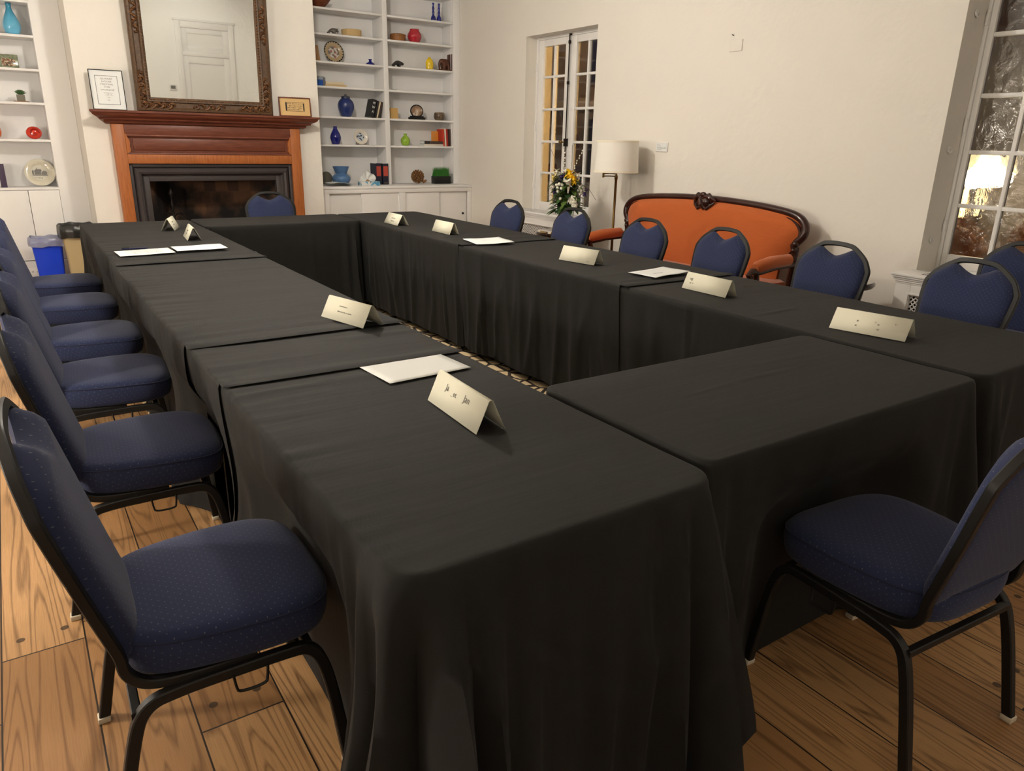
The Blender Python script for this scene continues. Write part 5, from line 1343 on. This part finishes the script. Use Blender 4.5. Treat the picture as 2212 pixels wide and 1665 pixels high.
for u, v in ((-.075, .44), (-.09, .405), (-.055, .40), (-.10, .43), (-.13, .415), (-.045, .435), (-.085, .375), (-.06, .31), (-.02, .56)): b = MB(); b.ball(fl(u, v, .11), .016, 5); b.build('white_bud', Wm, fv)
for u, v, r in ((-.06, .505, .028), (-.125, .415, .024), (-.12, .365, .022), (.165, .36, .024), (-.04, .52, .02), (.18, .40, .015)): b = MB(); petals(b, fl(u, v, .10), r*1.2, 6); rose(b, fl(u, v, .105), r*.6); b.build('purple_flower', Pm, fv)
for pts, dots in (([(-.03, .5), (-.04, .62), (-.045, .74)], Wm), ([(.03, .5), (.065, .62), (.125, .74)], Wm), ([(-.06, .5), (-.11, .62), (-.17, .745)], None), ([(.015, .5), (.03, .65), (.025, .79)], None), ([(.06, .42), (.20, .40), (.27, .30)], None), ([(-.02, .5), (-.035, .66), (-.03, .72)], None)):
    b = MB(); b.tube([fl(u, v, .04) for u, v in pts], .002, 5); br_ = b.build('twig', solid('twig_%d' % (pts[-1][0]*1000), (84, 62, 48), .7), fv)
    if dots:
        b = MB()
        for k in range(9):
            t_ = .25+.75*k/8; i = min(1, int(t_*2)); f = t_*2-i; u = pts[i][0]+(pts[i+1][0]-pts[i][0])*f; v = pts[i][1]+(pts[i+1][1]-pts[i][1])*f
            b.ball(fl(u+(.004 if k % 2 else -.004), v, .045), .0075, 4, (.8, .8, 1.2))
        b.build('catkins', Wm, br_)

# ------------------------------------------------------------------ radiator cabinets under the windows
def vent_cabinet(label, y0, y1, zt, group=None):
    t = thing('radiator_cabinet', label, 'radiator cover', (XR, (y0+y1)/2, 0)); h = (y1-y0)/2; d = .245
    b = MB()
    b.box(-d+.045, 0, -h+.032, -h+.05, 0, zt-.07); b.box(-d+.045, 0, h-.05, h-.032, 0, zt-.07)
    b.box(-d+.03, -d+.05, -h+.03, -h+.13, 0, zt-.06, .002); b.box(-d+.03, -d+.05, h-.13, h-.03, 0, zt-.06, .002); b.box(-d+.03, -d+.05, -h+.13, h-.13, zt-.135, zt-.06, .002); b.box(-d+.03, -d+.05, -h+.13, h-.13, 0, .14, .002)
    b.build('body', M['white'], t)
    b = MB()
    for k, (o_, za, zb) in enumerate(((0, zt-.018, zt), (.006, zt-.030, zt-.018), (.014, zt-.042, zt-.030), (.021, zt-.056, zt-.042), (.027, zt-.068, zt-.056))):
        b.box(-d+o_, 0.0, -h+o_, h-o_, za, zb, .004)
    b.build('top', M['white'], t)
    b = MB(); b.box(-d+.07, -.045, -h+.16, h-.16, zt, zt+.002); v_ = b.build('vent', solid('vent_dark', (96, 88, 76), .6), t)
    b = MB(); n = int((2*h-.32)/.012)
    for k in range(n): y = -h+.16+k*.012; b.box(-d+.07, -.045, y, y+.005, zt+.002, zt+.005)
    b.build('vent_slats', M['white'], v_)
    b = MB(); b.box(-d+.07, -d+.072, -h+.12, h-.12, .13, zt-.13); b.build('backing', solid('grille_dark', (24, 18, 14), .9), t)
    b = MB(); ya, yb, za, zb = -h+.125, h-.125, .135, zt-.13; st = .030
    L = (yb-ya)+(zb-za); k = -(zb-za)
    while k < yb-ya:
        for sgn in (1, -1):
            # line y = ya+k+t , z = za+t (or mirrored)
            t0 = max(0, -k); t1 = min(zb-za, yb-ya-k)
            if t1-t0 > .004:
                p = (ya+k+t0, za+t0); q_ = (ya+k+t1, za+t1)
                if sgn < 0: p = (ya+yb-p[0], p[1]); q_ = (ya+yb-q_[0], q_[1])
                b.tube([(-d+.045+(.003 if sgn > 0 else 0), p[0], p[1]), (-d+.045+(.003 if sgn > 0 else 0), q_[0], q_[1])], .004, square=True, w=.008, h=.003, up=(1, 0, 0))
        k += st
    b.build('lattice', M['white'], t, smooth=0)
    b = MB(); 
    for (a0, a1, c0, c1) in ((ya-.012, ya, za-.012, zb+.012), (yb, yb+.012, za-.012, zb+.012), (ya, yb, zb, zb+.012), (ya, yb, za-.012, za)): b.box(-d+.022, -d+.05, a0, a1, c0, c1, .002)
    b.build('moulding', M['white'], t)
    return t
vent_cabinet('white vented radiator cabinet under the large right window', 1.27, 2.535, .665)
vent_cabinet('white vented radiator cabinet under the tall window behind the chairs', 5.87, 7.13, .690)
t = thing('wall_label', 'small white exhibit label on the wall above the settee', 'label', (XR, 4.925, 1.39))
b = MB(); b.box(-.010, 0, -.072, .072, -.04, .04, .002); b.build('mount', M['white'], t)
b = MB(); b.box(-.0112, -.0098, -.064, .064, -.032, .032); pr = b.build('card', M['paper'], t)
g_ = glyph_rows([(-.04, .018, .03), (-.03, .009, .05), (-.002, -.004, .10), (-.002, -.012, .10), (-.02, -.020, .06)], .005, 41); g_.xf(Matrix.Translation((-.0112, 0, 0)) @ Matrix.Rotation(R(-90), 4, 'Z')); g_.build('print', M['greyink'], pr)
t = thing('wall_plate', 'blank white cover plate high on the right wall', 'wall plate', (XR, 4.215, 2.155))
b = MB(); b.box(-.008, 0, -.062, .062, -.042, .042, .003); b.build('plate', M['wall'], t)
b = MB(); b.tube([(-.002, .035, .075), (-.02, .035, .078)], .004, 6); b.build('nail', M['iron'], t)

# ------------------------------------------------------------------ lamps that light the room
WARM = (1.0, .93, .83)
def lit_shade(name):
    m = mat(name, (.9, .85, .72, 1), .8, emit=(1, .80, .52, 1), estr=3); t = NT(m)     # thin cloth: most of the bulb's light passes
    out = [n for n in t.t.nodes if n.type == 'OUTPUT_MATERIAL'][0]; tr = t.n('ShaderNodeBsdfTransparent'); mx = t.n('ShaderNodeMixShader'); mx.inputs[0].default_value = .35
    t.l(tr.outputs[0], mx.inputs[1]); t.l(t.p.outputs[0], mx.inputs[2]); t.l(mx.outputs[0], out.inputs[0]); return m
def table_lamp(label, x, y, zt, watts):
    c = thing('console_table', 'small dark console table by the left wall under a lamp' + label[-0:0], 'table', (x, y, 0))
    b = MB(); b.box(-.22, .22, -.3, .3, .70, .73, .006); b.build('tabletop', M['darkwood'], c)
    for sx in (-1, 1):
        for sy in (-1, 1): b = MB(); b.box(sx*.19-.02, sx*.19+.02, sy*.27-.02, sy*.27+.02, 0, .70, .004); b.build('leg', M['darkwood'], c)
    t = thing('table_lamp', label, 'lamp', (x, y, .73))
    b = MB(); b.lathe([(.08, 0), (.08, .02), (.03, .05), (.07, .16), (.085, .24), (.05, .36), (.02, .42), (.012, .50)], n=24); b.build('base', M['darkwood'], t)
    b = MB(); b.lathe([(.20, .48), (.12, .76)], n=32, cap=False); b.build('lamp_shade', lit_shade('lit_shade_%d' % (y*10)), t)
    l = bpy.data.lights.new('lamp_bulb', 'POINT'); l.energy = watts; l.color = WARM; l.shadow_soft_size = .12
    o = bpy.data.objects.new('lamp_bulb', l); COL.objects.link(o); o.location = (x, y, zt)
    return t, c
t, c = table_lamp('lit table lamp by the left wall, nearer the camera', -1.70, 2.6, 1.42, 135)
c['label'] = 'dark console table by the left wall, nearer the camera'
t, c = table_lamp('lit table lamp by the left wall, toward the fireplace', -1.75, 5.6, 1.42, 62)
c['label'] = 'dark console table by the left wall, toward the fireplace'
for i, (x, y, dz, w) in enumerate(((1.6, 4.9, .42, 186), (.3, -.8, .42, 3))):  # the second pendant is an added fill for the front wall
    f = thing('pendant_light', ('opal globe pendant lamp over the middle of the tables', 'added opal globe pendant that brightens the front wall')[i], 'ceiling light', (x, y, ZC))
    b = MB(); b.lathe([(.07, 0), (.07, -.02), (.02, -.03)], n=24); b.tube([(0, 0, -.03), (0, 0, -dz+.13)], .008); b.lathe([(.05, -dz+.16), (.06, -dz+.12)], n=20); b.build('stem', M['brass'], f)
    gm = lit_shade('glowing_opal_%d' % i); b = MB(); b.ball((0, 0, -dz), .15, 12); b.build('globe', gm, f)
    l = bpy.data.lights.new('pendant_bulb', 'POINT'); l.energy = w; l.color = WARM; l.shadow_soft_size = .13
    o = bpy.data.objects.new('pendant_bulb', l); COL.objects.link(o); o.location = (x, y, ZC-dz)

sp_ = thing('mirror_fill_spot', 'added ceiling spotlight that brightens the wall and door seen in the mirror', 'ceiling light', (3.2, .7, ZC))  # added fill light, out of view, so the mirror image is brighter
b = MB(); b.lathe([(.05, 0), (.05, -.015), (.012, -.02)], n=20); b.tube([(0, 0, -.02), (0, 0, -.07)], .008); b.build('mount', M['white'], sp_)
b = MB(); b.lathe([(.03, -.09), (.045, .05), (.04, .05), (.026, -.085)], n=20); hd_ = b.build('lamp_head', M['white'], sp_); hd_.location = (0, 0, -.11)
l = bpy.data.lights.new('mirror_fill_bulb', 'SPOT'); l.energy = 52; l.color = WARM; l.spot_size = R(82); l.spot_blend = .8; l.shadow_soft_size = .05
lo = bpy.data.objects.new('mirror_fill_bulb', l); COL.objects.link(lo); lo.location = (3.22, .60, ZC-.14); dr_ = Vector((3.6, -1.5, 1.95))-lo.location; lo.rotation_euler = dr_.to_track_quat('-Z', 'Y').to_euler(); hd_.rotation_euler = (-dr_).to_track_quat('-Z', 'Y').to_euler()

# ------------------------------------------------------------------ dusk sky, camera, view
w = bpy.data.worlds.new('dusk'); SC.world = w; w.use_nodes = True
bg = w.node_tree.nodes['Background']; bg.inputs[0].default_value = (.20, .17, .34, 1); bg.inputs[1].default_value = .10
cam = bpy.data.cameras.new('camera'); co = bpy.data.objects.new('camera', cam); COL.objects.link(co); SC.camera = co
yaw, pitch, roll, F = 0.59619335, -0.32317266, 0.02263615, 1574.42
f = Vector((math.sin(yaw)*math.cos(pitch), math.cos(yaw)*math.cos(pitch), math.sin(pitch)))
rt = f.cross(Vector((0, 0, 1))).normalized(); up = rt.cross(f)
r2 = rt*math.cos(roll)+up*math.sin(roll); u2 = -rt*math.sin(roll)+up*math.cos(roll)
m = Matrix((r2, u2, -f)).transposed().to_4x4(); m.translation = (0, 0, 1.41); co.matrix_world = m
cam.sensor_fit = 'HORIZONTAL'; cam.sensor_width = 36; cam.lens = 36*F/2212; cam.clip_start = .02; cam.clip_end = 200
vs_ = SC.view_settings; vs_.view_transform = 'Standard'; vs_.look = 'None'; vs_.gamma = 1; vs_.use_curve_mapping = False; vs_.exposure = 0.38
try: SC.cycles.max_bounces = 10; SC.cycles.use_denoising = True
except Exception: pass
